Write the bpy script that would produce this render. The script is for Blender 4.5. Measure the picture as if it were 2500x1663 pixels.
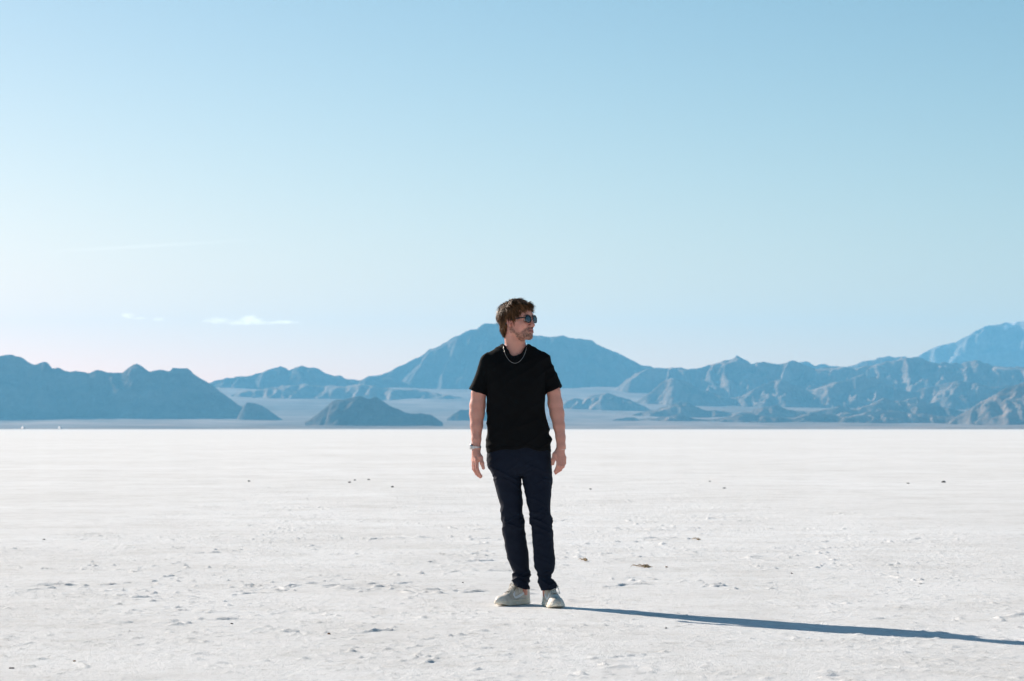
import bpy, math
import numpy as np
from mathutils import Vector

scene = bpy.context.scene
for o in list(bpy.data.objects):
    bpy.data.objects.remove(o)

# ------------------------------------------------------------------ camera
CAM_H = 1.055          # eye height above the salt
FOC = 85.0             # mm on a 36 mm wide sensor
FPX = 2500 * FOC / 36  # focal length in pixels of the 2500 px wide photograph
HZ = 1047.0            # horizon row
DP = 14.45             # distance to the person
cam_data = bpy.data.cameras.new('camera')
cam_data.lens = FOC
cam_data.sensor_width = 36
cam_data.shift_y = (HZ - 831.5) / 2500
cam_data.clip_start = 0.1
cam_data.clip_end = 60000
cam_data.dof.use_dof = True
cam_data.dof.focus_distance = DP - 0.08
cam_data.dof.aperture_fstop = 8.0
cam = bpy.data.objects.new('camera', cam_data)
cam.location = (0, 0, CAM_H)
cam.rotation_euler = (math.pi / 2, 0, 0)
scene.collection.objects.link(cam)
scene.camera = cam

# ------------------------------------------------------------------ sun and sky
SUN_EL = math.radians(26.0)
SUN_DIR = Vector((-0.70, 0.71, 0)).normalized() * math.cos(SUN_EL) + Vector((0, 0, math.sin(SUN_EL)))
sun_data = bpy.data.lights.new('sun', 'SUN')
sun_data.energy = 5.0
sun_data.angle = math.radians(0.5)
sun_data.color = (1.0, 0.90, 0.80)
sun = bpy.data.objects.new('sun', sun_data)
sun.rotation_euler = SUN_DIR.to_track_quat('Z', 'Y').to_euler()
sun.location = SUN_DIR * 50
scene.collection.objects.link(sun)

world = bpy.data.worlds.new('World')
scene.world = world
world.use_nodes = True
wn = world.node_tree
wn.nodes.clear()
SKY_STRENGTH = 0.05
def wnode(t, **kw):
    n = wn.nodes.new(t)
    for k, v in kw.items():
        setattr(n, k, v)
    return n
w_out = wnode('ShaderNodeOutputWorld')
w_bg = wnode('ShaderNodeBackground')
w_bg.inputs['Strength'].default_value = SKY_STRENGTH
sky = wnode('ShaderNodeTexSky', sky_type='NISHITA')
sky.sun_disc = False
sky.sun_elevation = SUN_EL
sky.sun_rotation = math.atan2(SUN_DIR.x, SUN_DIR.y)
sky.altitude = 0
sky.air_density = 1.0
sky.dust_density = 0.3
sky.ozone_density = 1.5
tint = wnode('ShaderNodeMix', data_type='RGBA', blend_type='MULTIPLY')
tint.inputs[0].default_value = 1.0
tint.inputs[7].default_value = (0.555, 0.865, 0.91, 1)
# the photograph's colour contrast, over the whole sky alike
sky_sep = wnode('ShaderNodeSeparateColor'); sky_cmb = wnode('ShaderNodeCombineColor')
wn.links.new(sky.outputs[0], sky_sep.inputs[0])
for ch, ex in enumerate((1.65, 1.25, 1.15)):
    pw = wnode('ShaderNodeMath', operation='POWER')
    pw.inputs[1].default_value = ex
    wn.links.new(sky_sep.outputs[ch], pw.inputs[0]); wn.links.new(pw.outputs[0], sky_cmb.inputs[ch])
wn.links.new(sky_cmb.outputs[0], tint.inputs[6])
# small far clouds and an old contrail: part of the sky, placed by direction
tc = wnode('ShaderNodeTexCoord')
sep = wnode('ShaderNodeSeparateXYZ')
wn.links.new(tc.outputs['Generated'], sep.inputs[0])
def wmath(op, a, b=None, c=None, clamp=False):
    n = wnode('ShaderNodeMath', operation=op)
    n.use_clamp = clamp
    for i, v in enumerate((a, b, c)):
        if v is None:
            continue
        if isinstance(v, (int, float)):
            n.inputs[i].default_value = v
        else:
            wn.links.new(v, n.inputs[i])
    return n.outputs[0]
az = wmath('ARCTAN2', sep.outputs['X'], sep.outputs['Y'])
el = wmath('ARCSINE', sep.outputs['Z'])
cmb = wnode('ShaderNodeCombineXYZ')
wn.links.new(az, cmb.inputs[0]); wn.links.new(wmath('MULTIPLY', el, 1.7), cmb.inputs[1])
cn = wnode('ShaderNodeTexNoise')
cn.inputs['Scale'].default_value = 190
cn.inputs['Detail'].default_value = 6
cn.inputs['Roughness'].default_value = 0.6
wn.links.new(cmb.outputs[0], cn.inputs['Vector'])
noise_c = wmath('SUBTRACT', cn.outputs['Fac'], 0.5)
def ang(px, py):
    x = (px - 1250) / FPX; z = (HZ - py) / FPX
    return math.atan2(x, 1), math.asin(z / math.sqrt(1 + x * x + z * z))
total = None
for px, py, rx, ry, amp in [(530, 783, 40, 9, 0.8), (615, 781, 40, 11, 1.0), (600, 789, 70, 6, 0.9), (680, 787, 62, 5, 0.9),
                            (314, 771, 18, 7, 0.9), (386, 779, 16, 5, 0.5), (340, 777, 22, 4, 0.5)]:
    a0, e0 = ang(px, py)
    dx = wmath('DIVIDE', wmath('SUBTRACT', az, a0), rx / FPX)
    dy = wmath('DIVIDE', wmath('SUBTRACT', el, e0), ry / FPX)
    r2 = wmath('ADD', wmath('MULTIPLY', dx, dx), wmath('MULTIPLY', dy, dy))
    m = wmath('ADD', wmath('SUBTRACT', 1.0, r2), wmath('MULTIPLY', noise_c, 3.4))
    m = wmath('MULTIPLY', wmath('MULTIPLY', m, 0.75, clamp=True), amp)
    total = m if total is None else wmath('MAXIMUM', total, m)
# contrail: thin tilted streak
(a0, e0), (a1, e1) = ang(70, 617), ang(665, 583)
t = wmath('DIVIDE', wmath('SUBTRACT', az, a0), a1 - a0)
lin = wmath('ADD', wmath('MULTIPLY', t, e1 - e0), e0)
dd = wmath('DIVIDE', wmath('SUBTRACT', el, lin), 5.5 / FPX)
streak = wmath('SUBTRACT', 1.0, wmath('MULTIPLY', dd, dd), clamp=True)
fade = wmath('MULTIPLY', wmath('MULTIPLY', t, 2.5, clamp=True), wmath('MULTIPLY', wmath('SUBTRACT', 1.0, t), 2.0, clamp=True))
streak = wmath('MULTIPLY', wmath('MULTIPLY', streak, fade), 0.13)
total = wmath('MAXIMUM', total, streak)
cloud_mix = wnode('ShaderNodeMix', data_type='RGBA', blend_type='MIX')
wn.links.new(wmath('MULTIPLY', total, 0.18, clamp=True), cloud_mix.inputs[0])
wn.links.new(tint.outputs[2], cloud_mix.inputs[6])
CLOUD = 1.0 / SKY_STRENGTH
cloud_mix.inputs[7].default_value = (3.2 * CLOUD, 2.9 * CLOUD, 2.6 * CLOUD, 1)
wn.links.new(cloud_mix.outputs[2], w_bg.inputs['Color'])
wn.links.new(w_bg.outputs[0], w_out.inputs['Surface'])

# ------------------------------------------------------------------ exposure and render
scene.view_settings.view_transform = 'Standard'
scene.view_settings.look = 'None'
scene.view_settings.exposure = 0.58
scene.view_settings.gamma = 1.0
scene.view_settings.use_curve_mapping = False
scene.render.engine = 'CYCLES'
scene.cycles.volume_bounces = 1
scene.cycles.max_bounces = 8

# ------------------------------------------------------------------ helpers
def link(o, parent=None):
    scene.collection.objects.link(o)
    if parent is not None:
        o.parent = parent
    return o

def mesh_np(name, V, F, mat=None, parent=None, smooth=True, col=None):
    """one mesh object from numpy vertices and equal-sided faces"""
    V = np.ascontiguousarray(V, dtype=np.float32)
    F = np.ascontiguousarray(F, dtype=np.int32)
    me = bpy.data.meshes.new(name)
    me.vertices.add(len(V))
    me.vertices.foreach_set('co', V.ravel())
    k = F.shape[1]
    me.loops.add(F.size)
    me.loops.foreach_set('vertex_index', F.ravel())
    me.polygons.add(len(F))
    me.polygons.foreach_set('loop_start', np.arange(0, F.size, k, dtype=np.int32))
    if smooth:
        me.polygons.foreach_set('use_smooth', np.ones(len(F), dtype=bool))
    me.update(calc_edges=True)
    if col is not None:
        at = me.color_attributes.new('tone', 'FLOAT_COLOR', 'POINT')
        c4 = np.ones((len(V), 4), dtype=np.float32)
        c4[:, :3] = col
        at.data.foreach_set('color', c4.ravel())
    o = bpy.data.objects.new(name, me)
    if mat is not None:
        me.materials.append(mat)
    return link(o, parent)

def hash_u(ix, iy, iz, seed):
    with np.errstate(over='ignore'):
        h = (ix.astype(np.uint32) * np.uint32(374761393) + iy.astype(np.uint32) * np.uint32(668265263)
             + iz.astype(np.uint32) * np.uint32(2147483647) + np.uint32(seed) * np.uint32(1274126177))
        h = (h ^ (h >> np.uint32(13))) * np.uint32(1274126177)
        h = h ^ (h >> np.uint32(16))
        h = h * np.uint32(2246822519)
        h = h ^ (h >> np.uint32(15))
    return h.astype(np.float32) / np.float32(4294967295.0)

def noise2(x, y, seed=0):
    """value noise, -1..1"""
    xi = np.floor(x); yi = np.floor(y)
    fx = (x - xi).astype(np.float32); fy = (y - yi).astype(np.float32)
    xi = xi.astype(np.int64); yi = yi.astype(np.int64); z = np.zeros_like(xi)
    fx = fx * fx * fx * (fx * (fx * 6 - 15) + 10); fy = fy * fy * fy * (fy * (fy * 6 - 15) + 10)
    a = hash_u(xi, yi, z, seed); b = hash_u(xi + 1, yi, z, seed)
    c = hash_u(xi, yi + 1, z, seed); d = hash_u(xi + 1, yi + 1, z, seed)
    return ((a + (b - a) * fx) * (1 - fy) + (c + (d - c) * fx) * fy) * 2 - 1

def fbm2(x, y, octs=4, seed=0, gain=0.5):
    s = 0; a = 1; t = 0
    for i in range(octs):
        ca, sa = math.cos(0.6 * i), math.sin(0.6 * i)
        s = s + a * noise2((x * ca - y * sa) * 2 ** i + 17.3 * i, (x * sa + y * ca) * 2 ** i - 9.1 * i, seed + i)
        t += a; a *= gain
    return s / t

def ridged2(x, y, octs=4, seed=0, gain=0.5):
    s = 0; a = 1; t = 0
    for i in range(octs):
        ca, sa = math.cos(0.8 * i), math.sin(0.8 * i)
        n = noise2((x * ca - y * sa) * 2 ** i + 3.7 * i, (x * sa + y * ca) * 2 ** i + 8.3 * i, seed + i)
        s = s + a * (1 - np.abs(n)); t += a; a *= gain
    return s / t

def noise3(x, y, z, seed=0):
    xi = np.floor(x); yi = np.floor(y); zi = np.floor(z)
    fx = (x - xi).astype(np.float32); fy = (y - yi).astype(np.float32); fz = (z - zi).astype(np.float32)
    xi = xi.astype(np.int64); yi = yi.astype(np.int64); zi = zi.astype(np.int64)
    fx = fx * fx * (3 - 2 * fx); fy = fy * fy * (3 - 2 * fy); fz = fz * fz * (3 - 2 * fz)
    r = 0
    for dz in (0, 1):
        a = hash_u(xi, yi, zi + dz, seed); b = hash_u(xi + 1, yi, zi + dz, seed)
        c = hash_u(xi, yi + 1, zi + dz, seed); d = hash_u(xi + 1, yi + 1, zi + dz, seed)
        v = (a + (b - a) * fx) * (1 - fy) + (c + (d - c) * fx) * fy
        r = r + v * (fz if dz else 1 - fz)
    return r * 2 - 1

def sstep(a, b, x):
    t = np.clip((x - a) / (b - a), 0, 1)
    return t * t * (3 - 2 * t)

def grid_faces(nx, ny):
    i = np.arange(nx - 1)[None, :]; j = np.arange(ny - 1)[:, None]
    a = (j * nx + i).ravel()
    return np.stack([a, a + 1, a + nx + 1, a + nx], 1)

def material(name, color, rough=0.7, **kw):
    m = bpy.data.materials.new(name)
    m.use_nodes = True
    b = m.node_tree.nodes['Principled BSDF']
    b.inputs['Base Color'].default_value = (*color, 1)
    b.inputs['Roughness'].default_value = rough
    for k, v in kw.items():
        b.inputs[k].default_value = v
    return m

def nodes_of(m):
    return m.node_tree, m.node_tree.nodes['Principled BSDF']

def noise_color(m, c1, c2, scale, detail=5, lo=0.35, hi=0.65, coords='Object', mult_attr=None, rough=0.6, dist=0.0):
    nt, b = nodes_of(m)
    tcn = nt.nodes.new('ShaderNodeTexCoord')
    n = nt.nodes.new('ShaderNodeTexNoise')
    n.inputs['Scale'].default_value = scale
    n.inputs['Detail'].default_value = detail
    n.inputs['Roughness'].default_value = rough
    n.inputs['Distortion'].default_value = dist
    nt.links.new(tcn.outputs[coords], n.inputs['Vector'])
    r = nt.nodes.new('ShaderNodeValToRGB')
    r.color_ramp.elements[0].position = lo; r.color_ramp.elements[0].color = (*c1, 1)
    r.color_ramp.elements[1].position = hi; r.color_ramp.elements[1].color = (*c2, 1)
    nt.links.new(n.outputs['Fac'], r.inputs[0])
    out = r.outputs[0]
    if mult_attr:
        a = nt.nodes.new('ShaderNodeAttribute'); a.attribute_name = mult_attr
        mx = nt.nodes.new('ShaderNodeMix'); mx.data_type = 'RGBA'; mx.blend_type = 'MULTIPLY'
        mx.inputs[0].default_value = 1
        nt.links.new(out, mx.inputs[6]); nt.links.new(a.outputs['Color'], mx.inputs[7])
        out = mx.outputs[2]
    nt.links.new(out, b.inputs['Base Color'])
    return n

def add_bump(m, scale, dist, strength=1.0, detail=4, coords='Object', rough=0.6):
    nt, b = nodes_of(m)
    tcn = nt.nodes.new('ShaderNodeTexCoord')
    n = nt.nodes.new('ShaderNodeTexNoise')
    n.inputs['Scale'].default_value = scale
    n.inputs['Detail'].default_value = detail
    n.inputs['Roughness'].default_value = rough
    nt.links.new(tcn.outputs[coords], n.inputs['Vector'])
    bp = nt.nodes.new('ShaderNodeBump')
    bp.inputs['Strength'].default_value = strength
    bp.inputs['Distance'].default_value = dist
    nt.links.new(n.outputs['Fac'], bp.inputs['Height'])
    if b.inputs['Normal'].links:
        nt.links.new(b.inputs['Normal'].links[0].from_socket, bp.inputs['Normal'])
    nt.links.new(bp.outputs[0], b.inputs['Normal'])

def tag(o, label=None, cat=None, group=None, kind=None):
    if label: o['label'] = label
    if cat: o['category'] = cat
    if group: o['group'] = group
    if kind: o['kind'] = kind
    return o

# ------------------------------------------------------------------ salt flat
FEET = np.array([[0.03, DP], [0.24, DP - 0.05]])

def salt_height(x, y):
    """relief of the crust, metres; the small forms only where they can be seen"""
    dist = np.hypot(x, y)
    h = (0.006 + 0.014 * sstep(20, 60, dist)) * fbm2(x / 1.7, y / 1.7, 3, 11)
    near = (dist < 85) & (y > -5)
    h[near] += crust(x[near], y[near], 1 - sstep(26, 85, dist[near]))
    f = np.ones_like(h)
    for c in FEET:
        f = f * sstep(0.12, 0.45, np.hypot(x - c[0], y - c[1]))
    return h * (0.12 + 0.88 * f) - 0.006 * (1 - f)

def crust(x, y, fine):
    # rougher and smoother areas of crust
    patch = sstep(-0.3, 0.4, fbm2(x / 1.1 + 5, y / 1.1, 3, 31))
    wx = x + 0.03 * noise2(x / 0.15, y / 0.15, 41); wy = y + 0.03 * noise2(x / 0.15, y / 0.15, 42)
    # thin flakes of crust: small sharp steps along wandering lines
    n = fbm2(wx / 0.55, wy / 0.55, 4, 21, 0.62) * 7
    fl = np.floor(n); fr = n - fl
    flakes = fl + sstep(0.40, 0.60, fr) - n
    gate1 = sstep(-0.1, 0.35, fbm2(x / 0.33, y / 0.33, 2, 25))
    crumbs = fbm2(wx / 0.045, wy / 0.055, 2, 51, 0.75)
    crumbs = 0.0011 * crumbs + 0.011 * np.clip(crumbs - 0.40, 0, 1)
    # broken low ridges of buckled crust
    r = 1 - np.abs(fbm2(wx / 1.1, wy / 1.1, 3, 61))
    gate = sstep(-0.15, 0.25, fbm2(x / 0.9, y / 0.9, 2, 71))
    ridge = sstep(0.976, 0.998, r) * gate * np.clip(0.45 + 0.9 * noise2(x / 0.06, y / 0.06, 72), 0, 2)
    # scattered loose clods
    cl = noise2(wx / 0.055, wy / 0.06, 81)
    cm = sstep(0.1, 0.45, fbm2(x / 0.8, y / 0.8, 2, 91))
    clod = np.clip(cl - 0.73, 0, 1) * 4.2 * cm
    return fine * (crumbs * (0.5 + 0.9 * patch) + 0.0032 * flakes * gate1 + 0.013 * ridge + 0.013 * clod)

def spread(start, step, end, grow):
    v = [start]
    while v[-1] < end:
        v.append(v[-1] + step); step *= grow
    return v
xs_in = np.arange(-4.4, 4.4001, 0.0135)
xr = np.array(spread(4.4, 0.015, 11500, 1.05))[1:]
xs = np.concatenate([-xr[::-1], xs_in, xr])
ys_in = np.arange(9.2, 17.0, 0.0185)
y_far = [ys_in[-1]]
while y_far[-1] < 23500:
    y_far.append(y_far[-1] + 0.0185 * (y_far[-1] / 17.0) ** 1.75)
y_near = -np.array(spread(-9.2, 0.04, 2800, 1.09))[1:][::-1]
ys = np.concatenate([y_near, ys_in, np.array(y_far[1:])])
GX, GY = np.meshgrid(xs, ys)
GZ = salt_height(GX.ravel(), GY.ravel())
far_fade = 1 - sstep(60, 400, np.hypot(GX, GY).ravel())
GZ = GZ * far_fade
V = np.stack([GX.ravel(), GY.ravel(), GZ], 1)

salt = material('salt_crust', (0.80, 0.79, 0.77), 0.85)
salt.node_tree.nodes['Principled BSDF'].inputs['Specular IOR Level'].default_value = 0.08
nt, b = nodes_of(salt)
tcn = nt.nodes.new('ShaderNodeTexCoord')
def tex_noise(nt, tcn, scale, detail, rough=0.6, vec=None):
    n = nt.nodes.new('ShaderNodeTexNoise')
    n.inputs['Scale'].default_value = scale; n.inputs['Detail'].default_value = detail
    n.inputs['Roughness'].default_value = rough
    nt.links.new(vec if vec else tcn.outputs['Object'], n.inputs['Vector'])
    return n.outputs['Fac']
def ramp(nt, fac, stops):
    r = nt.nodes.new('ShaderNodeValToRGB')
    el_ = r.color_ramp.elements
    while len(el_) < len(stops): el_.new(0.5)
    for e, (p, c) in zip(el_, stops):
        e.position = p; e.color = (*c, 1)
    nt.links.new(fac, r.inputs[0])
    return r.outputs[0]
def mixc(nt, a, b_, fac, blend='MULTIPLY'):
    m = nt.nodes.new('ShaderNodeMix'); m.data_type = 'RGBA'; m.blend_type = blend
    if isinstance(fac, float): m.inputs[0].default_value = fac
    else: nt.links.new(fac, m.inputs[0])
    nt.links.new(a, m.inputs[6]); nt.links.new(b_, m.inputs[7])
    return m.outputs[2]
c_big = ramp(nt, tex_noise(nt, tcn, 0.35, 6), [(0.35, (0.85, 0.84, 0.82)), (0.65, (0.91, 0.905, 0.89))])
c_mid = ramp(nt, tex_noise(nt, tcn, 6.0, 8, 0.75), [(0.34, (0.86, 0.85, 0.83)), (0.48, (1, 1, 1))])  # grey mottling: muddy salt, plus shadowed flecks of the crust put into the colour
c_fine = ramp(nt, tex_noise(nt, tcn, 26.0, 5, 0.7), [(0.31, (0.70, 0.69, 0.68)), (0.42, (1, 1, 1))])  # smaller grey specks: mud and the crust's tiny shadows, both painted in
c_dirt = ramp(nt, tex_noise(nt, tcn, 2.3, 8, 0.75), [(0.66, (1, 1, 1)), (0.80, (0.93, 0.86, 0.78))])
c_str = ramp(nt, tex_noise(nt, tcn, 0.9, 8, 0.75), [(0.38, (0.90, 0.895, 0.885)), (0.52, (1, 1, 1))])
c_far = ramp(nt, tex_noise(nt, tcn, 0.06, 9, 0.7), [(0.36, (0.93, 0.925, 0.915)), (0.6, (1, 1, 1))])
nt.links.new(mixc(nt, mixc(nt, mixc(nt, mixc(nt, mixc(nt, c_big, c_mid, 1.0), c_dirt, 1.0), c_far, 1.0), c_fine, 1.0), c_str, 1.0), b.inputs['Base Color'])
add_bump(salt, 48, 0.010, 0.9, 6, rough=0.8)
add_bump(salt, 160, 0.002, 0.7, 3)
ground = mesh_np('salt_flat', V, grid_faces(len(xs), len(ys)), salt)
tag(ground, 'white cracked salt crust running flat to the horizon', kind='structure')

# ------------------------------------------------------------------ far plain and mountains
def mtn_material(name, c1, c2, scale):
    m = material(name, c1, 0.95)
    m.node_tree.nodes['Principled BSDF'].inputs['Specular IOR Level'].default_value = 0.05
    noise_color(m, c1, c2, scale, 8, 0.35, 0.65, mult_attr='tone', rough=0.65)
    return m
m_rock = mtn_material('desert_rock', (0.14, 0.105, 0.09), (0.27, 0.21, 0.178), 0.006)
m_brown = mtn_material('brown_desert_rock', (0.24, 0.165, 0.125), (0.46, 0.34, 0.27), 0.008)
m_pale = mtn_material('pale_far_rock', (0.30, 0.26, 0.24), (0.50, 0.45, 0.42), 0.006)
m_plain = mtn_material('desert_plain', (0.24, 0.185, 0.16), (0.38, 0.30, 0.26), 0.004)

for m_ in (m_rock, m_brown, m_pale):
    add_bump(m_, 0.016, 22.0, 1.0, 7, rough=0.65)
SC = 1.6
Y0 = 3800.0 * SC
def plain_z(X, Y):
    t = np.clip((Y - Y0) / 1000 / SC, 0, 20)
    z = (3.2 - 0.9 * sstep(0, 2500, X)) * t ** 2.65
    # low fan aprons and shallow washes
    z = z * (1 + 0.10 * fbm2(X / 1800, Y / 2500, 3, 201)) + np.clip(t, 0, 1) * 6 * fbm2(X / 260, Y / 700, 4, 203)
    lim = 240 + 30 * fbm2(X / 900, Y / 1500, 3, 207)
    return np.where(z < lim, z, lim + (z - lim) * 0.15)
px_ = np.linspace(-6600, 6600, 420)
t_ = np.linspace(0, 1, 300)
py_ = Y0 - 60 + (18500 - Y0) * t_ ** 1.3
PXg, PYg = np.meshgrid(px_, py_)
PZ = plain_z(PXg.ravel(), PYg.ravel())
PZ = PZ + 0.25 - 1.5 * (PYg.ravel() < Y0 - 10)
shore = sstep(0, 500, PYg.ravel() - Y0 + 160 * fbm2(PXg.ravel() / 300, PYg.ravel() / 300, 3, 205))
tone = 0.90 + 0.55 * fbm2(PXg.ravel() / 420, PYg.ravel() / 1300, 5, 209, 0.6) - 0.32 * np.exp(-((PYg.ravel() - Y0 - 150) / 450) ** 2)
plain = mesh_np('desert_plain', np.stack([PXg.ravel(), PYg.ravel(), PZ], 1), grid_faces(len(px_), len(py_)), m_plain,
                col=np.repeat(tone[:, None], 3, 1))
tag(plain, 'grey brown plain sloping up from the salt to the mountains', kind='structure')

def mountain(name, label, pts, D, seed, slope=38, gully=1.0, lam=230, step=13, wander=140, tonefn=None, base=-15, ny=170, mat=None):
    """a range whose crest line runs through the given points; flanks at the angle of repose, cut by branching gullies, over a concave apron"""
    pts = np.array(pts, float)
    D = D * SC
    Xc = (pts[:, 0] - 1250) / FPX * D
    Hc = CAM_H + (HZ - pts[:, 1]) / FPX * D
    x = np.arange(Xc[0], Xc[-1] + step, step)
    s = np.linspace(-1, 1, ny)
    s = np.sign(s) * np.abs(s) ** 1.2
    Xg, Sg = np.meshgrid(x, s)
    X = Xg.ravel(); S = Sg.ravel()
    line = np.interp(x, Xc, Hc)
    wide = np.convolve(np.pad(line, 20, mode='edge'), np.ones(41) / 41, 'valid')      # flanks follow the broad shape, the skyline keeps its knobs
    crest = np.interp(X, x, line)
    broad = np.maximum(np.interp(X, x, wide), 25)
    yc = D + wander * fbm2(X / 900, X * 0, 3, seed + 3)
    crest = (crest - CAM_H) * yc / D + CAM_H
    Wu = 0.8 * broad / math.tan(math.radians(slope))
    W = 2.4 * Wu * (1 + 0.25 * fbm2(X / 500, X * 0 + 3, 2, seed + 5))
    a = np.abs(S)
    Y = yc + S * W
    dy = a * W
    # spurs run down the flank and branch
    wx = X + 70 * fbm2(X / 300, Y / 300, 3, seed + 11) + 0.35 * (Y - yc) * noise2(X / 800, X * 0, seed + 13)
    r1 = ridged2(wx / lam, Y / (lam * 2.6), 2, seed + 21) - 0.60
    r2 = ridged2(wx / (lam * 0.38), Y / (lam * 0.85), 3, seed + 31) - 0.60
    r3 = ridged2(X / 42 + r2, Y / 55, 2, seed + 36) - 0.60
    up = np.clip(1 - dy / Wu, 0, 1)
    h = base + (crest - base) * (0.80 * up ** 1.05 + 0.20 * np.clip(1 - a, 0, 1) ** 2.2)
    env = np.clip(dy / 40, 0, 1) * np.clip(1.25 - a * 1.25, 0, 1)
    relief = np.clip(broad, 0, 420)
    h = h + gully * env * (0.30 * relief * r1 + 0.24 * relief * r2 * (0.4 + 0.6 * (up > 0.02)) + 17 * r3 * np.clip(up * 4, 0.15, 1))
    # the crest stays the skyline seen from the flat
    lim = CAM_H + (crest - CAM_H) * np.minimum(1.0, Y / yc) * (0.995 - 0.06 * np.clip(dy / 150, 0, 1))
    h = np.where(dy > 12, np.minimum(h, lim), h)
    h = h + (1 - np.clip(dy / 30, 0, 1)) * (D / 8000) * 7.5 * fbm2(X / 55, Y / 55, 4, seed + 41)
    t = 0.90 + 0.45 * fbm2(X / 260, Y / 260 + h / 50, 4, seed + 51)
    col = np.repeat(t[:, None], 3, 1)
    if tonefn is not None:
        col = tonefn(X, Y, h, col)
    o = mesh_np(name, np.stack([X, Y, h], 1), grid_faces(len(x), ny), mat or m_rock, col=col)
    tag(o, label, kind='structure')
    return o

mountain('mountain_range', 'dark rocky mountain range with small knobs at the left edge',
    [(-260, 900), (-200, 880), (-120, 874), (-60, 866), (0, 871), (12, 868), (28, 867), (42, 870), (58, 874), (70, 884), (84, 889), (97, 884), (110, 882), (119, 889), (126, 901), (140, 898), (155, 907), (175, 905), (195, 906), (215, 909), (240, 906), (262, 912), (282, 911), (300, 908), (314, 899), (326, 890), (340, 886), (350, 892), (364, 905), (388, 903), (402, 904), (415, 908), (421, 899), (440, 899), (462, 900), (470, 909), (490, 923), (512, 937), (535, 952), (560, 970), (585, 988), (602, 1000), (615, 1003), (640, 1022), (670, 1040), (700, 1052)],
    6600, 300, 39, 0.95, 190)
mountain('low_hill', 'small dark hill at the right foot of the left range',
    [(570, 1040), (590, 1000), (603, 979), (618, 982), (640, 992), (660, 1004), (700, 1030)], 6350, 340, 34, 0.8, 120, 8, 60, ny=80)
mountain('mountain_range', 'middle mountains with two rounded tops behind the open plain',
    [(440, 960), (480, 942), (515, 932), (545, 926), (570, 921), (592, 917), (615, 919), (640, 909), (662, 901), (685, 896), (700, 898), (706, 904), (722, 897), (742, 893), (765, 897), (790, 906), (815, 918), (835, 918), (846, 928), (872, 931), (888, 921), (900, 915), (930, 917), (960, 925), (1000, 940), (1050, 960), (1100, 980)],
    9000, 400, 35, 0.95, 190)
mountain('mountain', 'broad tall mountain behind the man with a flat top',
    [(780, 985), (830, 955), (870, 935), (905, 922), (935, 913), (965, 898), (1000, 880), (1025, 873), (1048, 854), (1075, 846), (1100, 829), (1130, 812), (1150, 803), (1165, 801), (1180, 791), (1200, 789), (1222, 789), (1245, 797), (1270, 809), (1300, 820), (1330, 820), (1362, 819), (1376, 819), (1390, 823), (1420, 825), (1448, 833), (1470, 846), (1492, 855), (1512, 862), (1530, 873), (1560, 887), (1590, 896), (1620, 908), (1660, 925), (1710, 950), (1760, 980)],
    9600, 500, 36, 0.95, 230)
mountain('mountain_range', 'long brown range with pointed tops on the right',
    [(1500, 950), (1540, 920), (1575, 903), (1602, 897), (1640, 896), (1665, 901), (1680, 902), (1705, 899), (1728, 889), (1750, 884), (1772, 879), (1788, 875), (1802, 871), (1815, 878), (1832, 888), (1850, 884), (1866, 883), (1890, 889), (1912, 886), (1926, 882), (1940, 878), (1956, 883), (1975, 892), (1995, 901), (2030, 898), (2060, 896), (2085, 898), (2120, 892), (2150, 889), (2180, 881), (2210, 876), (2240, 872), (2262, 880), (2290, 886), (2320, 888), (2345, 889), (2362, 883), (2378, 880), (2395, 886), (2420, 893), (2455, 898), (2500, 897), (2560, 905), (2640, 890), (2750, 905)],
    8900, 600, 28, 1.25, 170, mat=m_brown)
mountain('mountain_range', 'lower row of cone shaped hills before the right range',
    [(1500, 1000), (1545, 985), (1590, 955), (1615, 932), (1640, 921), (1662, 925), (1700, 944), (1740, 962), (1790, 972), (1830, 958), (1870, 934), (1910, 926), (1945, 938), (1975, 952), (2020, 940), (2070, 925), (2110, 915), (2140, 918), (2190, 946), (2230, 955), (2290, 940), (2340, 930), (2390, 938), (2430, 945), (2500, 940), (2560, 930), (2660, 950)],
    8000, 700, 26, 1.25, 150, mat=m_brown)
mountain('low_hill', 'chain of small foothills low on the right plain',
    [(1500, 1025), (1552, 1009), (1600, 1000), (1640, 988), (1664, 977), (1685, 985), (1720, 1002), (1780, 1006), (1830, 1004), (1870, 992), (1900, 990), (1935, 1000), (1980, 1006), (2020, 1000), (2053, 988), (2085, 999), (2120, 990), (2163, 968), (2190, 982), (2215, 980), (2246, 971), (2280, 985), (2340, 1000), (2420, 1010)],
    6900, 800, 24, 1.3, 110, 9, 120, ny=100, mat=m_brown)
mountain('mountain', 'near brown hill climbing out of the right edge',
    [(2300, 1040), (2325, 1018), (2350, 1006), (2375, 992), (2400, 975), (2425, 962), (2450, 948), (2475, 938), (2500, 928), (2540, 915), (2600, 905), (2680, 920), (2760, 960)],
    6100, 900, 27, 1.35, 110, 9, mat=m_brown)
mountain('low_hill', 'dark island like hill standing alone on the left plain',
    [(745, 1030), (770, 1012), (790, 996), (815, 976), (850, 972), (880, 969), (900, 973), (917, 967), (932, 975), (955, 990), (985, 1004), (1005, 1011), (1030, 1010), (1055, 1016), (1080, 1032)],
    5450, 1000, 32, 1.0, 120, 7, 80, ny=120)
mountain('low_hill', 'little dark mound on the plain left of the man',
    [(1090, 1020), (1105, 1008), (1125, 999), (1150, 997), (1175, 1002), (1200, 1012), (1220, 1022)], 6300, 1100, 30, 0.8, 100, 7, 40, ny=70)
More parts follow.
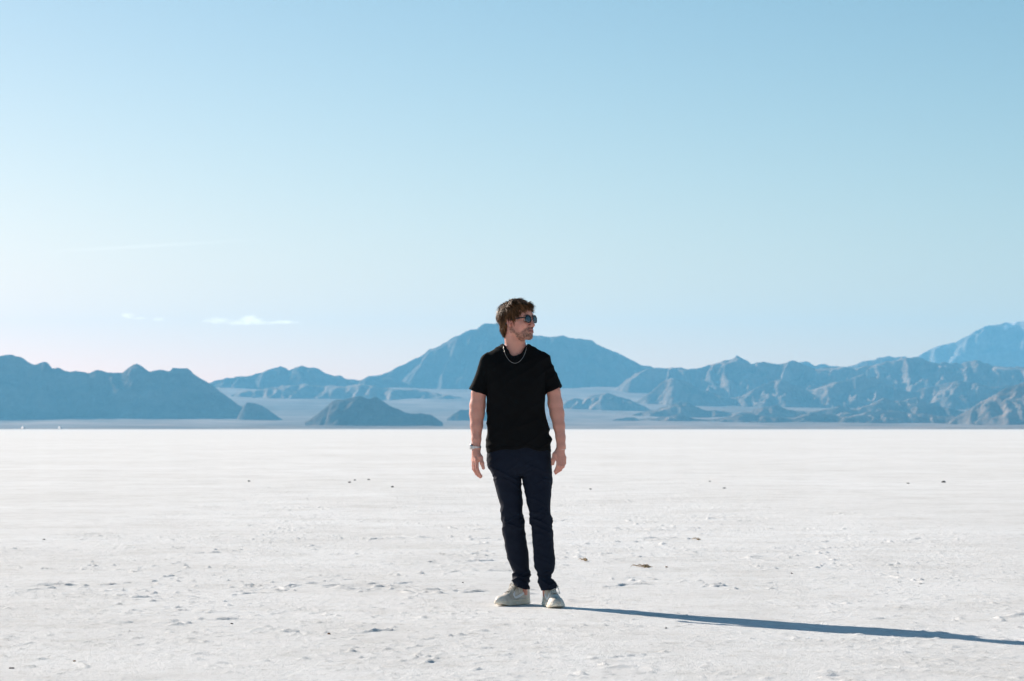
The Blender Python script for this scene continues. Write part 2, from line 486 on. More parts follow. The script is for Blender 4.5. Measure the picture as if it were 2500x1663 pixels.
mountain('low_hill', 'pale low spurs at the foot of the tall mountain right of the man',
    [(1330, 1000), (1370, 985), (1400, 972), (1425, 976), (1450, 962), (1480, 958), (1510, 968), (1535, 974), (1570, 990), (1600, 1005)], 7600, 1400, 22, 1.3, 130, 10, 150, ny=100, mat=m_brown)
mountain('low_hill', 'low brown rise between the middle mountains and the open plain',
    [(560, 965), (600, 953), (650, 948), (700, 943), (745, 938), (790, 941), (840, 944), (880, 938), (930, 944), (980, 950), (1040, 955), (1090, 962), (1140, 975)], 8300, 1500, 18, 1.1, 170, 11, 200, ny=110, mat=m_brown)
mountain('low_hill', 'lowest broken line of brown hummocks near the salt on the right',
    [(1440, 1040), (1490, 1030), (1530, 1020), (1560, 1024), (1610, 1018), (1650, 1012), (1690, 1020), (1740, 1024), (1790, 1014), (1830, 1010), (1880, 1018), (1930, 1020), (1975, 1008), (2010, 1012), (2060, 1016), (2110, 1008), (2150, 1000), (2200, 1006), (2250, 1012), (2300, 1016), (2360, 1022), (2420, 1036)],
    6300, 1600, 22, 1.5, 100, 9, 220, ny=100, mat=m_brown)
mountain('mountain_range', 'pale distant ridge showing over the right range',
    [(1900, 905), (1950, 886), (1965, 880), (1985, 887), (2005, 885), (2030, 892), (2060, 894), (2085, 887), (2105, 880), (2135, 875), (2160, 868), (2180, 872), (2210, 873), (2250, 880), (2330, 890)],
    11500, 1200, 34, 0.9, 260, 18, ny=80)
def snow(X, Y, h, col):
    D = 13000
    sx = 1250 + X / Y * FPX; sy = HZ - (h - CAM_H) / Y * FPX
    n = fbm2(X / 60, Y / 120, 3, 1399)
    m = (np.abs(sx - 2463) < 16 + 8 * n) & (np.abs(sy - 795 - (2463 - sx) * 0.35) < 5 + 4 * n)
    col[m] = 2.6
    return col
mountain('mountain', 'tall pale blue peak with a snow patch at the right edge',
    [(2180, 905), (2215, 885), (2245, 866), (2258, 857), (2272, 850), (2292, 843), (2310, 838), (2330, 834), (2350, 824), (2380, 808), (2405, 797), (2430, 792), (2455, 790), (2480, 787), (2500, 782), (2540, 770), (2590, 762), (2640, 775), (2720, 800), (2820, 850)],
    13000, 1300, 36, 1.1, 300, 18, ny=130, tonefn=snow, mat=m_pale)

# ------------------------------------------------------------------ air
HZ_D = 4.4e-5
hz = bpy.data.materials.new('haze_air')
hz.use_nodes = True
hz.node_tree.nodes.clear()
ho = hz.node_tree.nodes.new('ShaderNodeOutputMaterial')
hv = hz.node_tree.nodes.new('ShaderNodeVolumePrincipled')
hv.inputs['Color'].default_value = (0.21, 0.635, 1.0, 1)
hv.inputs['Density'].default_value = HZ_D
hv.inputs['Anisotropy'].default_value = 0.2
hz.node_tree.links.new(hv.outputs[0], ho.inputs['Volume'])
bx = np.array([(x, y, z) for x in (-14000, 14000) for y in (-3000, 24000) for z in (-21, 1080)], float)
bf = [(0, 1, 3, 2), (4, 6, 7, 5), (0, 4, 5, 1), (2, 3, 7, 6), (0, 2, 6, 4), (1, 5, 7, 3)]
haze = mesh_np('haze', bx, np.array(bf), hz, smooth=False)
tag(haze, 'thin blue haze hanging in the air before the mountains', kind='stuff')

# ------------------------------------------------------------------ sculpting tools: distance fields turned into meshes
VOX = 0.0025

def q(px, py, y=0.0):
    """a point of the man's body; y is depth behind his plane, metres"""
    d = DP + y
    return np.array([(px - 1250) / FPX * d, y, CAM_H + (HZ - py) / FPX * d])

def smin(a, b, k):
    if k <= 0:
        return np.minimum(a, b)
    h = np.clip(0.5 + 0.5 * (b - a) / k, 0, 1)
    return b + (a - b) * h - k * h * (1 - h)

def smax(a, b, k):
    return -smin(-a, -b, k)

def d_cap(P, a, b, ra, rb):
    ba = b - a
    t = np.clip(((P - a) @ ba) / max(ba @ ba, 1e-12), 0, 1)
    return np.linalg.norm(P - a - t[:, None] * ba, axis=1) - (ra + (rb - ra) * t)

def d_ell(P, c, r, R=None):
    p = P - c
    if R is not None:
        p = p @ R
    r = np.asarray(r, float)
    k0 = np.linalg.norm(p / r, axis=1)
    k1 = np.linalg.norm(p / (r * r), axis=1) + 1e-9
    return k0 * (k0 - 1) / k1

def d_loft(P, rows, n=2.0, axis=2):
    """stack of superellipses along an axis; rows: (t, cu, cv, ru, rv), sorted by t"""
    rows = np.asarray(rows, float)
    ax = [0, 1, 2]; ax.remove(axis)
    t = P[:, axis]
    cu = np.interp(t, rows[:, 0], rows[:, 1]); cv = np.interp(t, rows[:, 0], rows[:, 2])
    ru = np.interp(t, rows[:, 0], rows[:, 3]); rv = np.interp(t, rows[:, 0], rows[:, 4])
    u = np.abs((P[:, ax[0]] - cu) / ru); v = np.abs((P[:, ax[1]] - cv) / rv)
    nn = (u ** n + v ** n + 1e-12) ** (1 / n)
    g = np.sqrt((u ** (n - 1) / ru) ** 2 + (v ** (n - 1) / rv) ** 2 + 1e-9) / (nn ** (n - 1) + 1e-9)
    d = (nn - 1) / np.maximum(g, 1e-3)
    d = np.where(nn < 0.3, (nn - 1) * np.minimum(ru, rv), d)
    return np.maximum(d, np.maximum(rows[0, 0] - t, t - rows[-1, 0]))

def smooth_rows(rows, step=0.01):
    """resample rows with a smooth curve through them"""
    rows = np.asarray(sorted(rows), float)
    t = rows[:, 0]
    n = max(int((t[-1] - t[0]) / step), 2)
    tt = np.linspace(t[0], t[-1], n)
    out = [tt]
    for c in range(1, rows.shape[1]):
        y = rows[:, c]
        m = np.gradient(y, t)
        i = np.clip(np.searchsorted(t, tt) - 1, 0, len(t) - 2)
        h = t[i + 1] - t[i]; s = (tt - t[i]) / h
        out.append((2 * s ** 3 - 3 * s ** 2 + 1) * y[i] + (s ** 3 - 2 * s ** 2 + s) * h * m[i]
                   + (-2 * s ** 3 + 3 * s ** 2) * y[i + 1] + (s ** 3 - s ** 2) * h * m[i + 1])
    return np.stack(out, 1)

class Blend:
    """ordered list of shapes, each evaluated only near itself"""
    def __init__(self):
        self.ops = []
    def add(self, f, lo, hi, k=0.01, op='add'):
        self.ops.append((f, np.asarray(lo, float), np.asarray(hi, float), k, op))
    def cap(self, a, b, ra, rb, k=0.01, op='add'):
        a = np.asarray(a, float); b = np.asarray(b, float); r = max(ra, rb)
        self.add(lambda P: d_cap(P, a, b, ra, rb), np.minimum(a, b) - r, np.maximum(a, b) + r, k, op)
    def ell(self, c, r, R=None, k=0.01, op='add'):
        c = np.asarray(c, float); m = max(r)
        self.add(lambda P: d_ell(P, c, r, R), c - m, c + m, k, op)
    def __call__(self, P):
        d = np.full(len(P), 0.2)
        for f, lo, hi, k, op in self.ops:
            m = 0.03 + k
            idx = np.nonzero(np.all((P > lo - m) & (P < hi + m), axis=1))[0]
            if len(idx) == 0:
                continue
            v = f(P[idx])
            d[idx] = smin(d[idx], v, k) if op == 'add' else smax(d[idx], -v, k)
        return d

def mesh_field(f, lo, hi, vox=None, block=8):
    """surface nets over a sparse grid"""
    vox = vox or VOX
    lo = np.asarray(lo, float); hi = np.asarray(hi, float)
    nb = np.ceil((hi - lo) / (vox * block)).astype(int) + 1
    B = vox * block
    ci = np.stack(np.meshgrid(*[np.arange(n) for n in nb], indexing='ij'), -1).reshape(-1, 3)
    cd = f(lo + (ci + 0.5) * B)
    act = np.abs(cd) < B * 1.0
    D = np.repeat(np.repeat(np.repeat(np.where(cd > 0, 1.0, -1.0).astype(np.float32).reshape(nb), block, 0), block, 1), block, 2)
    loc = np.stack(np.meshgrid(*[np.arange(block)] * 3, indexing='ij'), -1).reshape(-1, 3)
    bi = ci[act]
    for s in range(0, len(bi), 1500):
        g = (bi[s:s + 1500, None, :] * block + loc[None]).reshape(-1, 3)
        D[g[:, 0], g[:, 1], g[:, 2]] = f(lo + g * vox)
    S = D < 0
    c8 = [(i, j, k) for i in (0, 1) for j in (0, 1) for k in (0, 1)]
    n = np.array(D.shape) - 1
    cnt = np.zeros(n, np.int8)
    for i, j, k in c8:
        cnt += S[i:i + n[0], j:j + n[1], k:k + n[2]]
    cells = np.argwhere((cnt > 0) & (cnt < 8))
    vals = np.stack([D[cells[:, 0] + i, cells[:, 1] + j, cells[:, 2] + k] for i, j, k in c8], 1)
    pos = np.zeros((len(cells), 3)); w = np.zeros(len(cells))
    for a in range(8):
        for b in range(a + 1, 8):
            ca, cb = np.array(c8[a]), np.array(c8[b])
            if np.abs(ca - cb).sum() != 1:
                continue
            va, vb = vals[:, a], vals[:, b]
            m = (va < 0) != (vb < 0)
            t = va[m] / (va[m] - vb[m])
            pos[m] += ca + t[:, None] * (cb - ca); w[m] += 1
    V = lo + (cells + pos / w[:, None]) * vox
    ids = np.full(n, -1, np.int32)
    ids[cells[:, 0], cells[:, 1], cells[:, 2]] = np.arange(len(cells))
    F = []
    for ax in range(3):
        u, v = (ax + 1) % 3, (ax + 2) % 3
        sl0 = [slice(0, n[0]), slice(0, n[1]), slice(0, n[2])]; sl1 = list(sl0)
        sl1[ax] = slice(1, n[ax] + 1)
        A = S[tuple(sl0)]; Bm = S[tuple(sl1)]
        e = np.argwhere(A != Bm)
        e = e[(e[:, u] > 0) & (e[:, v] > 0)]
        inside = A[e[:, 0], e[:, 1], e[:, 2]]
        def cid(du, dv):
            g = e.copy(); g[:, u] -= du; g[:, v] -= dv
            return ids[g[:, 0], g[:, 1], g[:, 2]]
        quad = np.stack([cid(1, 1), cid(0, 1), cid(0, 0), cid(1, 0)], 1)
        quad[~inside] = quad[~inside][:, ::-1]
        F.append(quad)
    F = np.concatenate(F)
    F = F[(F >= 0).all(1)]
    return V, F

def tube(path, r, sides=8, closed=False, flat=None):
    """swept tube; r may be a list"""
    path = np.asarray(path, float); n = len(path)
    r = np.broadcast_to(np.asarray(r, float), (n,))
    T = np.gradient(path, axis=0) if not closed else np.roll(path, -1, 0) - np.roll(path, 1, 0)
    T /= np.linalg.norm(T, axis=1)[:, None] + 1e-12
    up = np.array([0, 0, 1.0]) if abs(T[0, 2]) < 0.9 else np.array([1.0, 0, 0])
    V = []
    nrm = np.cross(T[0], up); nrm /= np.linalg.norm(nrm)
    for i in range(n):
        nrm = nrm - T[i] * (nrm @ T[i]); nrm /= np.linalg.norm(nrm)
        bn = np.cross(T[i], nrm)
        for k in range(sides):
            a = 2 * math.pi * k / sides
            V.append(path[i] + r[i] * (math.cos(a) * nrm + math.sin(a) * bn * (flat or 1.0)))
    F = []
    for i in range(n if closed else n - 1):
        for k in range(sides):
            j = (i + 1) % n; k2 = (k + 1) % sides
            F.append((i * sides + k, i * sides + k2, j * sides + k2, j * sides + k))
    V = np.array(V)
    if not closed:
        V = np.concatenate([V, [path[0]], [path[-1]]])
        for k in range(sides):
            k2 = (k + 1) % sides
            F.append((n * sides, k2, k, k)); F.append((n * sides + 1, (n - 1) * sides + k, (n - 1) * sides + k2, (n - 1) * sides + k2))
    return V, F

def poly_obj(name, V, F, mat, parent, smooth=True):
    """mesh from python faces, dropping repeated corners"""
    me = bpy.data.meshes.new(name)
    faces = []
    for f in F:
        g = []
        for i in f:
            if i not in g: g.append(int(i))
        if len(g) > 2: faces.append(g)
    me.from_pydata([tuple(map(float, v)) for v in V], [], faces)
    me.polygons.foreach_set('use_smooth', np.full(len(me.polygons), smooth))
    me.update()
    me.materials.append(mat)
    return link(bpy.data.objects.new(name, me), parent)

def join_parts(parts):
    V = []; F = []; o = 0
    for v, f in parts:
        V.append(np.asarray(v, float)); F += [tuple(int(i) + o for i in ff) for ff in f]; o += len(v)
    return np.concatenate(V), F

# ------------------------------------------------------------------ the man
ROOT = np.array([0.12, 0.0, 0.0])
man = bpy.data.objects.new('person', None)
man.empty_display_size = 0.2
man.location = (ROOT[0], DP, 0)
link(man)
tag(man, 'man in black t-shirt, dark trousers and sunglasses looking to the right', 'person')

# head frame: f forward, l his left, u up
YAW = math.radians(54); PIT = math.radians(3.0)
HO = q(1263, 783.5, -0.02)
fh = np.array([math.sin(YAW), -math.cos(YAW), 0]); lh = np.array([math.cos(YAW), math.sin(YAW), 0]); uh = np.array([0, 0, 1.0])
ff = fh * math.cos(PIT) + uh * math.sin(PIT); uu = uh * math.cos(PIT) - fh * math.sin(PIT)
HR = np.stack([ff, lh, uu], 1)            # columns: local axes in world
def H(f, l, u):
    return HO + HR @ np.array([f, l, u])
def to_head(P):
    return (P - HO) @ HR
def rot_head(a_u=0.0, a_l=0.0, a_f=0.0):
    """rotation inside the head frame"""
    cu, su = math.cos(a_u), math.sin(a_u); cl, sl = math.cos(a_l), math.sin(a_l); cf, sf = math.cos(a_f), math.sin(a_f)
    Ru = np.array([[cu, -su, 0], [su, cu, 0], [0, 0, 1]]); Rl = np.array([[cl, 0, sl], [0, 1, 0], [-sl, 0, cl]])
    Rf = np.array([[1, 0, 0], [0, cf, -sf], [0, sf, cf]])
    return HR @ Ru @ Rl @ Rf

# ---- body outline rows: (row in the photo, left, right, depth centre, depth half)
def rows_px(data):
    out = []
    for py, xl, xr_, cy, ry in data:
        a = q(xl, py, cy); b_ = q(xr_, py, cy)
        out.append(((a[2] + b_[2]) / 2, (a[0] + b_[0]) / 2, cy, (b_[0] - a[0]) / 2, ry))
    return sorted(out)

torso_rows = smooth_rows(rows_px([(1118, 1190, 1343, 0.015, 0.118), (1100, 1188.5, 1344, 0.012, 0.12), (1078, 1188, 1344.5, 0.01, 0.122), (1052, 1188, 1341, 0.008, 0.12),
    (1022, 1188.5, 1334, 0.006, 0.117), (990, 1189, 1331.5, 0.006, 0.115), (965, 1188, 1331, 0.006, 0.116), (935, 1186, 1333, 0.008, 0.116),
    (905, 1184, 1335, 0.012, 0.108), (885, 1186, 1333, 0.016, 0.095), (868, 1196, 1322, 0.02, 0.075), (852, 1215, 1303, 0.024, 0.055)]))
legL_rows = smooth_rows(rows_px([(1085, 1192, 1276, 0.02, 0.112), (1104, 1190, 1276, 0.02, 0.112), (1131, 1189.5, 1275, 0.02, 0.112), (1150, 1195, 1273, 0.018, 0.106), (1168, 1203, 1272.5, 0.0228, 0.098),
    (1195, 1210, 1274, 0.0294, 0.09), (1222, 1217.6, 1276, 0.035, 0.084), (1250, 1223, 1277.5, 0.0431, 0.08), (1267, 1225.6, 1278.5, 0.0484, 0.077), (1285, 1226.5, 1281, 0.0582, 0.074), (1302, 1227.5, 1283, 0.0715, 0.074), (1321, 1231, 1286, 0.0857, 0.075),
    (1340, 1234, 1289, 0.0979, 0.074), (1364, 1239, 1291.5, 0.1102, 0.069), (1383, 1245.5, 1293, 0.1184, 0.064), (1399, 1252, 1294, 0.1233, 0.06), (1410, 1250, 1294.5, 0.1241, 0.063), (1420, 1251.5, 1294, 0.1244, 0.066), (1440, 1256, 1293.5, 0.129, 0.066)]))
legR_rows = smooth_rows(rows_px([(1085, 1262, 1343.5, 0.02, 0.112), (1104, 1262, 1344, 0.02, 0.112), (1131, 1265, 1346, 0.02, 0.112), (1150, 1269, 1347.5, 0.018, 0.106), (1168, 1274, 1349, 0.014, 0.098),
    (1195, 1279, 1347.5, 0.006, 0.09), (1222, 1284.5, 1345.5, -0.004, 0.084), (1246, 1288.6, 1345, -0.01, 0.08), (1267, 1292, 1348, -0.012, 0.077), (1290, 1296, 1350, -0.008, 0.074), (1313, 1298.5, 1351.7, -0.002, 0.075),
    (1335, 1301.4, 1353, 0.002, 0.075), (1369, 1303.3, 1355, 0.002, 0.069), (1393, 1306.5, 1353.5, 0.0, 0.062), (1408, 1313.5, 1348, -0.004, 0.057), (1420, 1315, 1357, -0.01, 0.066), (1432, 1317, 1358.5, -0.014, 0.07), (1448, 1321, 1357, -0.016, 0.07)]))

hip_rows = smooth_rows(rows_px([(1072, 1192, 1342, 0.015, 0.112), (1104, 1190, 1344.5, 0.018, 0.113), (1128, 1190, 1346, 0.02, 0.112), (1146, 1196, 1345, 0.02, 0.1), (1160, 1206, 1340, 0.02, 0.08)]))

# ---- skin
def skin_field():
    S = Blend()
    # trunk and limbs under the clothes, a little slimmer than them
    tr = torso_rows.copy(); tr[:, 3] -= 0.018; tr[:, 4] -= 0.02; tr = tr[tr[:, 0] > 0.93]
    zt0 = tr[0, 0]
    S.add(lambda P: d_loft(P, tr, 2.3), (-0.3, -0.2, zt0), (0.3, 0.2, tr[-1, 0]), 0.02)
    S.cap(q(1232, 868, 0.02), q(1196, 886, 0.02), 0.046, 0.044, 0.03)
    S.cap(q(1285, 866, 0.02), q(1322, 884, 0.02), 0.046, 0.044, 0.03)
    S.cap(q(1235, 1115, 0.02), q(1250, 1260, 0.05), 0.075, 0.05, 0.03)
    S.cap(q(1250, 1260, 0.05), q(1275, 1425, 0.15), 0.05, 0.03, 0.02)
    S.cap(q(1304, 1115, 0.02), q(1318, 1260, -0.01), 0.075, 0.05, 0.03)
    S.cap(q(1318, 1260, -0.01), q(1334, 1428, 0.01), 0.046, 0.025, 0.02)
    S.cap(q(1275, 1425, 0.15), q(1276, 1450, 0.16), 0.03, 0.03, 0.01)
    S.cap(q(1334, 1428, 0.01), q(1337, 1452, 0.02), 0.026, 0.03, 0.01)
    # arms: (px, py, depth, radius)
    for arm in ([(1194, 886, 0.02, 0.038), (1179, 922, 0.015, 0.036), (1169, 960, 0.012, 0.0435), (1166, 990, 0.008, 0.0465), (1164.5, 1010, 0.0, 0.0445), (1163.5, 1040, -0.02, 0.0365), (1163, 1072, -0.042, 0.0275), (1163, 1096, -0.055, 0.0245)],
                [(1324, 886, 0.02, 0.038), (1339, 922, 0.015, 0.034), (1351.5, 957, 0.012, 0.0395), (1355.5, 985, 0.008, 0.044), (1360, 1010, 0.0, 0.0425), (1364.8, 1040, -0.018, 0.0345), (1368.5, 1068, -0.034, 0.0285), (1370, 1091, -0.045, 0.0262)]):
        for a, b_ in zip(arm[:-1], arm[1:]):
            S.cap(q(*a[:3]), q(*b_[:3]), a[3], b_[3], 0.012)
    # his right hand (left in the photo): index side turned to the camera
    def chain(pts, k=0.004):
        for a, b_ in zip(pts[:-1], pts[1:]):
            S.cap(q(*a[:3]), q(*b_[:3]), a[3], b_[3], k)
    S.cap(q(1163, 1096, -0.055), q(1162, 1108, -0.06), 0.0235, 0.022, 0.012)
    for kx, ky, kd in ((1164, 1125, -0.088), (1159.5, 1126, -0.068), (1156.5, 1125, -0.048), (1155.5, 1122, -0.03)):
        S.cap(q(1162, 1102, -0.06), q(kx, ky, kd), 0.0165, 0.0125, 0.012)
    chain([(1164, 1125, -0.088, 0.0118), (1164.2, 1143, -0.096, 0.0108), (1168.8, 1155, -0.092, 0.0096), (1174.5, 1163, -0.082, 0.0084)])
    chain([(1159.5, 1126, -0.068, 0.0118), (1159.5, 1147, -0.076, 0.0108), (1167, 1160, -0.07, 0.0096), (1173, 1165, -0.06, 0.0085)])
    chain([(1156.5, 1125, -0.048, 0.0112), (1156.5, 1145, -0.054, 0.0102), (1163.5, 1157, -0.046, 0.009), (1169.5, 1160, -0.034, 0.008)])
    chain([(1155.2, 1122, -0.03, 0.0102), (1155.2, 1138, -0.034, 0.009), (1160, 1147, -0.026, 0.0082), (1164, 1150, -0.016, 0.0074)])
    chain([(1166, 1106, -0.068, 0.0165), (1173, 1117, -0.09, 0.0135), (1177, 1131, -0.1, 0.0112), (1180.2, 1143, -0.1, 0.0095)], 0.01)
    # his left hand (right in the photo): back of the hand to the camera
    S.cap(q(1370, 1091, -0.045), q(1368, 1103, -0.05), 0.025, 0.023, 0.012)
    for kx, ky, kd in ((1360.5, 1118, -0.07), (1367, 1119, -0.064), (1373, 1118.5, -0.054), (1377.5, 1117, -0.042)):
        S.cap(q(1368, 1098, -0.048), q(kx, ky, kd), 0.017, 0.0122, 0.012)
    chain([(1362.5, 1118, -0.07, 0.0118), (1362.6, 1136, -0.08, 0.0107), (1358.4, 1146, -0.074, 0.0094), (1355.0, 1151.5, -0.064, 0.0083)])
    chain([(1368.5, 1119, -0.064, 0.0118), (1368.2, 1138, -0.073, 0.0107), (1362, 1150, -0.064, 0.0094), (1356.8, 1155.6, -0.05, 0.0083)])
    chain([(1374, 1118.5, -0.054, 0.0112), (1374, 1136, -0.06, 0.0102), (1368.5, 1147, -0.05, 0.009), (1363.5, 1151, -0.036, 0.0079)])
    chain([(1378.6, 1117, -0.042, 0.0102), (1378.4, 1131, -0.044, 0.009), (1374.8, 1140, -0.034, 0.0082), (1371, 1143.5, -0.022, 0.0073)])
    chain([(1362, 1101, -0.055, 0.017), (1354.5, 1110, -0.072, 0.0135), (1351, 1122, -0.08, 0.0112), (1349.4, 1132.5, -0.078, 0.0098)], 0.01)
    # neck
    S.cap(q(1258.5, 872, 0.03), q(1257, 822, 0.012), 0.066, 0.0585, 0.03)
    S.cap(q(1257, 822, 0.012), H(-0.02, 0, -0.045), 0.0585, 0.056, 0.02)
    # head
    S.ell(H(-0.014, 0, 0.032), (0.098, 0.075, 0.083), HR, 0.02)
    S.ell(H(0.028, 0, -0.012), (0.066, 0.0635, 0.092), HR, 0.025)
    S.ell(H(0.03, 0, -0.068), (0.056, 0.053, 0.044), HR, 0.02)
    for s in (-1, 1):
        S.cap(H(-0.004, s * 0.0545, -0.055), H(0.072, s * 0.02, -0.1), 0.0135, 0.0165, 0.022)
        S.ell(H(0.06, s * 0.041, -0.027), (0.028, 0.022, 0.024), HR, 0.02)
    S.ell(H(0.078, 0, -0.1), (0.0215, 0.026, 0.0185), HR, 0.015)
    S.cap(H(0.076, -0.036, 0.022), H(0.076, 0.036, 0.022), 0.017, 0.017, 0.018)
    S.ell(H(0.05, 0, 0.05), (0.038, 0.05, 0.036), HR, 0.02)
    for s in (-1, 1):
        S.ell(H(0.1, s * 0.032, -0.001), (0.018, 0.02, 0.013), HR, 0.012, 'sub')
    S.cap(H(0.09, 0, 0.01), H(0.1125, 0, -0.031), 0.0085, 0.0105, 0.01)
    S.ell(H(0.113, 0, -0.034), (0.0115, 0.0115, 0.0105), HR, 0.006)
    for s in (-1, 1):
        S.ell(H(0.1015, s * 0.0125, -0.0395), (0.012, 0.0078, 0.0085), HR, 0.006)
        S.ell(H(0.106, s * 0.0065, -0.0475), (0.0055, 0.0035, 0.005), HR, 0.003, 'sub')
    S.ell(H(0.084, 0, -0.066), (0.0205, 0.031, 0.027), HR, 0.014)
    for s in (-1, 1):
        S.cap(H(0.1035, s * 0.004, -0.0585), H(0.093, s * 0.022, -0.065), 0.0058, 0.0028, 0.005)
    S.cap(H(0.101, -0.008, -0.0745), H(0.101, 0.008, -0.0745), 0.0066, 0.0066, 0.005)
    for s in (-1, 1):
        S.cap(H(0.101, s * 0.008, -0.0745), H(0.0925, s * 0.022, -0.0685), 0.0062, 0.0026, 0.005)
    S.cap(H(0.111, -0.009, -0.0665), H(0.111, 0.009, -0.0665), 0.0032, 0.0032, 0.002, 'sub')
    for s in (-1, 1):
        S.cap(H(0.109, s * 0.009, -0.0665), H(0.096, s * 0.021, -0.0672), 0.0032, 0.0014, 0.002, 'sub')
    # ears
    for s in (-1, 1):
        Re = rot_head(s * 0.42, -0.12, 0)
        S.ell(H(-0.010, s * 0.0775, -0.006), (0.0185, 0.0068, 0.0305), Re, 0.006)
        S.ell(H(-0.004, s * 0.0735, -0.031), (0.0095, 0.0065, 0.011), Re, 0.006)
        S.ell(H(-0.0045, s * 0.085, -0.004), (0.0108, 0.0072, 0.0195), Re, 0.004, 'sub')
        S.cap(H(-0.0145, s * 0.0825, 0.008), H(-0.012, s * 0.0815, -0.016), 0.0026, 0.0026, 0.004)
        S.cap(H(0.006, s * 0.074, -0.003), H(0.005, s * 0.0735, -0.013), 0.0045, 0.0045, 0.005)
    return S
SKIN = skin_field()
V, F = mesh_field(SKIN, (-0.34, -0.2, 0.05), (0.40, 0.22, 1.86))

# colour of the skin: flushed cheeks and ears, lips, stubble, brows
hp = to_head(V)
f_, l_, u_ = hp[:, 0], hp[:, 1], hp[:, 2]
col = np.tile(np.array([0.68, 0.315, 0.24]), (len(V), 1))
mot = fbm2(V[:, 0] * 60, V[:, 2] * 60 + V[:, 1] * 40, 3, 7)
col *= (1 + 0.07 * mot)[:, None]
def tint_to(mask, c):
    global col
    m = np.clip(mask, 0, 1)[:, None]
    col = col * (1 - m) + np.array(c) * m
inh = (u_ > -0.16) & (np.abs(l_) < 0.12) & (np.abs(f_) < 0.16)
def blob(c, r):
    return np.exp(-(((f_ - c[0]) / r[0]) ** 2 + ((np.abs(l_) - c[1]) / r[1]) ** 2 + ((u_ - c[2]) / r[2]) ** 2)) * inh
tint_to(0.55 * blob((0.05, 0.055, -0.04), (0.035, 0.03, 0.032)), (0.52, 0.20, 0.165))
tint_to(0.5 * blob((0.11, 0.0, -0.035), (0.02, 0.02, 0.02)), (0.52, 0.21, 0.17))
tint_to(0.6 * blob((-0.01, 0.08, -0.01), (0.03, 0.016, 0.04)), (0.56, 0.20, 0.16))
neckm = ((u_ < -0.09) & (np.abs(l_) < 0.12) & (V[:, 2] > 1.4)) * 0.35
tint_to(neckm, (0.55, 0.27, 0.21))
# stubble: jaw line, chin, upper lip
jaw_top = np.interp(f_, [-0.02, 0.01, 0.03, 0.055, 0.075, 0.1], [-0.012, -0.045, -0.072, -0.079, -0.060, -0.046])
jm = sstep(0.010, -0.006, u_ - jaw_top) * sstep(-0.022, -0.004, f_) * sstep(-0.135, -0.112, u_) * inh
jm = jm * np.where((f_ < 0.02) & (u_ < -0.075), 0.2, 1.0)
stn = 0.65 + 0.5 * noise3(V[:, 0] * 220, V[:, 1] * 220, V[:, 2] * 220, 5)
tint_to(0.95 * jm * np.clip(stn, 0, 1), (0.105, 0.052, 0.030))
tint_to(0.62 * sstep(0.088, 0.094, f_) * sstep(0.030, 0.02, np.abs(l_)) * np.exp(-((u_ + 0.0505) / 0.0065) ** 2) * inh, (0.085, 0.04, 0.025))
tint_to(0.7 * blob((0.098, 0.0, -0.105), (0.03, 0.022, 0.016)), (0.11, 0.055, 0.032))
lipm = np.exp(-((u_ + 0.0665) / 0.0115) ** 4) * sstep(0.092, 0.099, f_) * sstep(0.024, 0.018, np.abs(l_)) * inh
tint_to(0.85 * lipm, (0.44, 0.16, 0.135))
tint_to(0.9 * np.exp(-((u_ + 0.0665) / 0.0026) ** 2) * sstep(0.092, 0.097, f_) * sstep(0.022, 0.018, np.abs(l_)) * inh, (0.10, 0.03, 0.03))
browm = np.exp(-((u_ - 0.026 + 12 * (np.abs(l_) - 0.03) ** 2) / 0.0045) ** 2) * sstep(0.075, 0.082, f_) * sstep(0.012, 0.018, np.abs(l_)) * sstep(0.055, 0.048, np.abs(l_)) * inh
tint_to(0.75 * browm, (0.07, 0.035, 0.02))
# knuckles, finger tips and forearms
hz_ = (V[:, 2] < 0.92) & (V[:, 2] > 0.6)
tint_to(0.35 * hz_ * (0.6 + 0.4 * mot), (0.50, 0.225, 0.17))
tint_to(0.30 * sstep(0.86, 0.80, V[:, 2]) * (V[:, 2] > 0.6), (0.55, 0.22, 0.18))

skin = material('skin', (0.5, 0.3, 0.22), 0.5)
nt, b = nodes_of(skin)
at = nt.nodes.new('ShaderNodeAttribute'); at.attribute_name = 'tone'
nt.links.new(at.outputs['Color'], b.inputs['Base Color'])
b.inputs['Subsurface Weight'].default_value = 0.25
b.inputs['Subsurface Radius'].default_value = (1.0, 0.35, 0.2)
b.inputs['Subsurface Scale'].default_value = 0.006
b.inputs['Specular IOR Level'].default_value = 0.4
add_bump(skin, 420, 0.0008, 0.5, 3)
body = mesh_np('body', V - ROOT, F, skin, man, col=col)

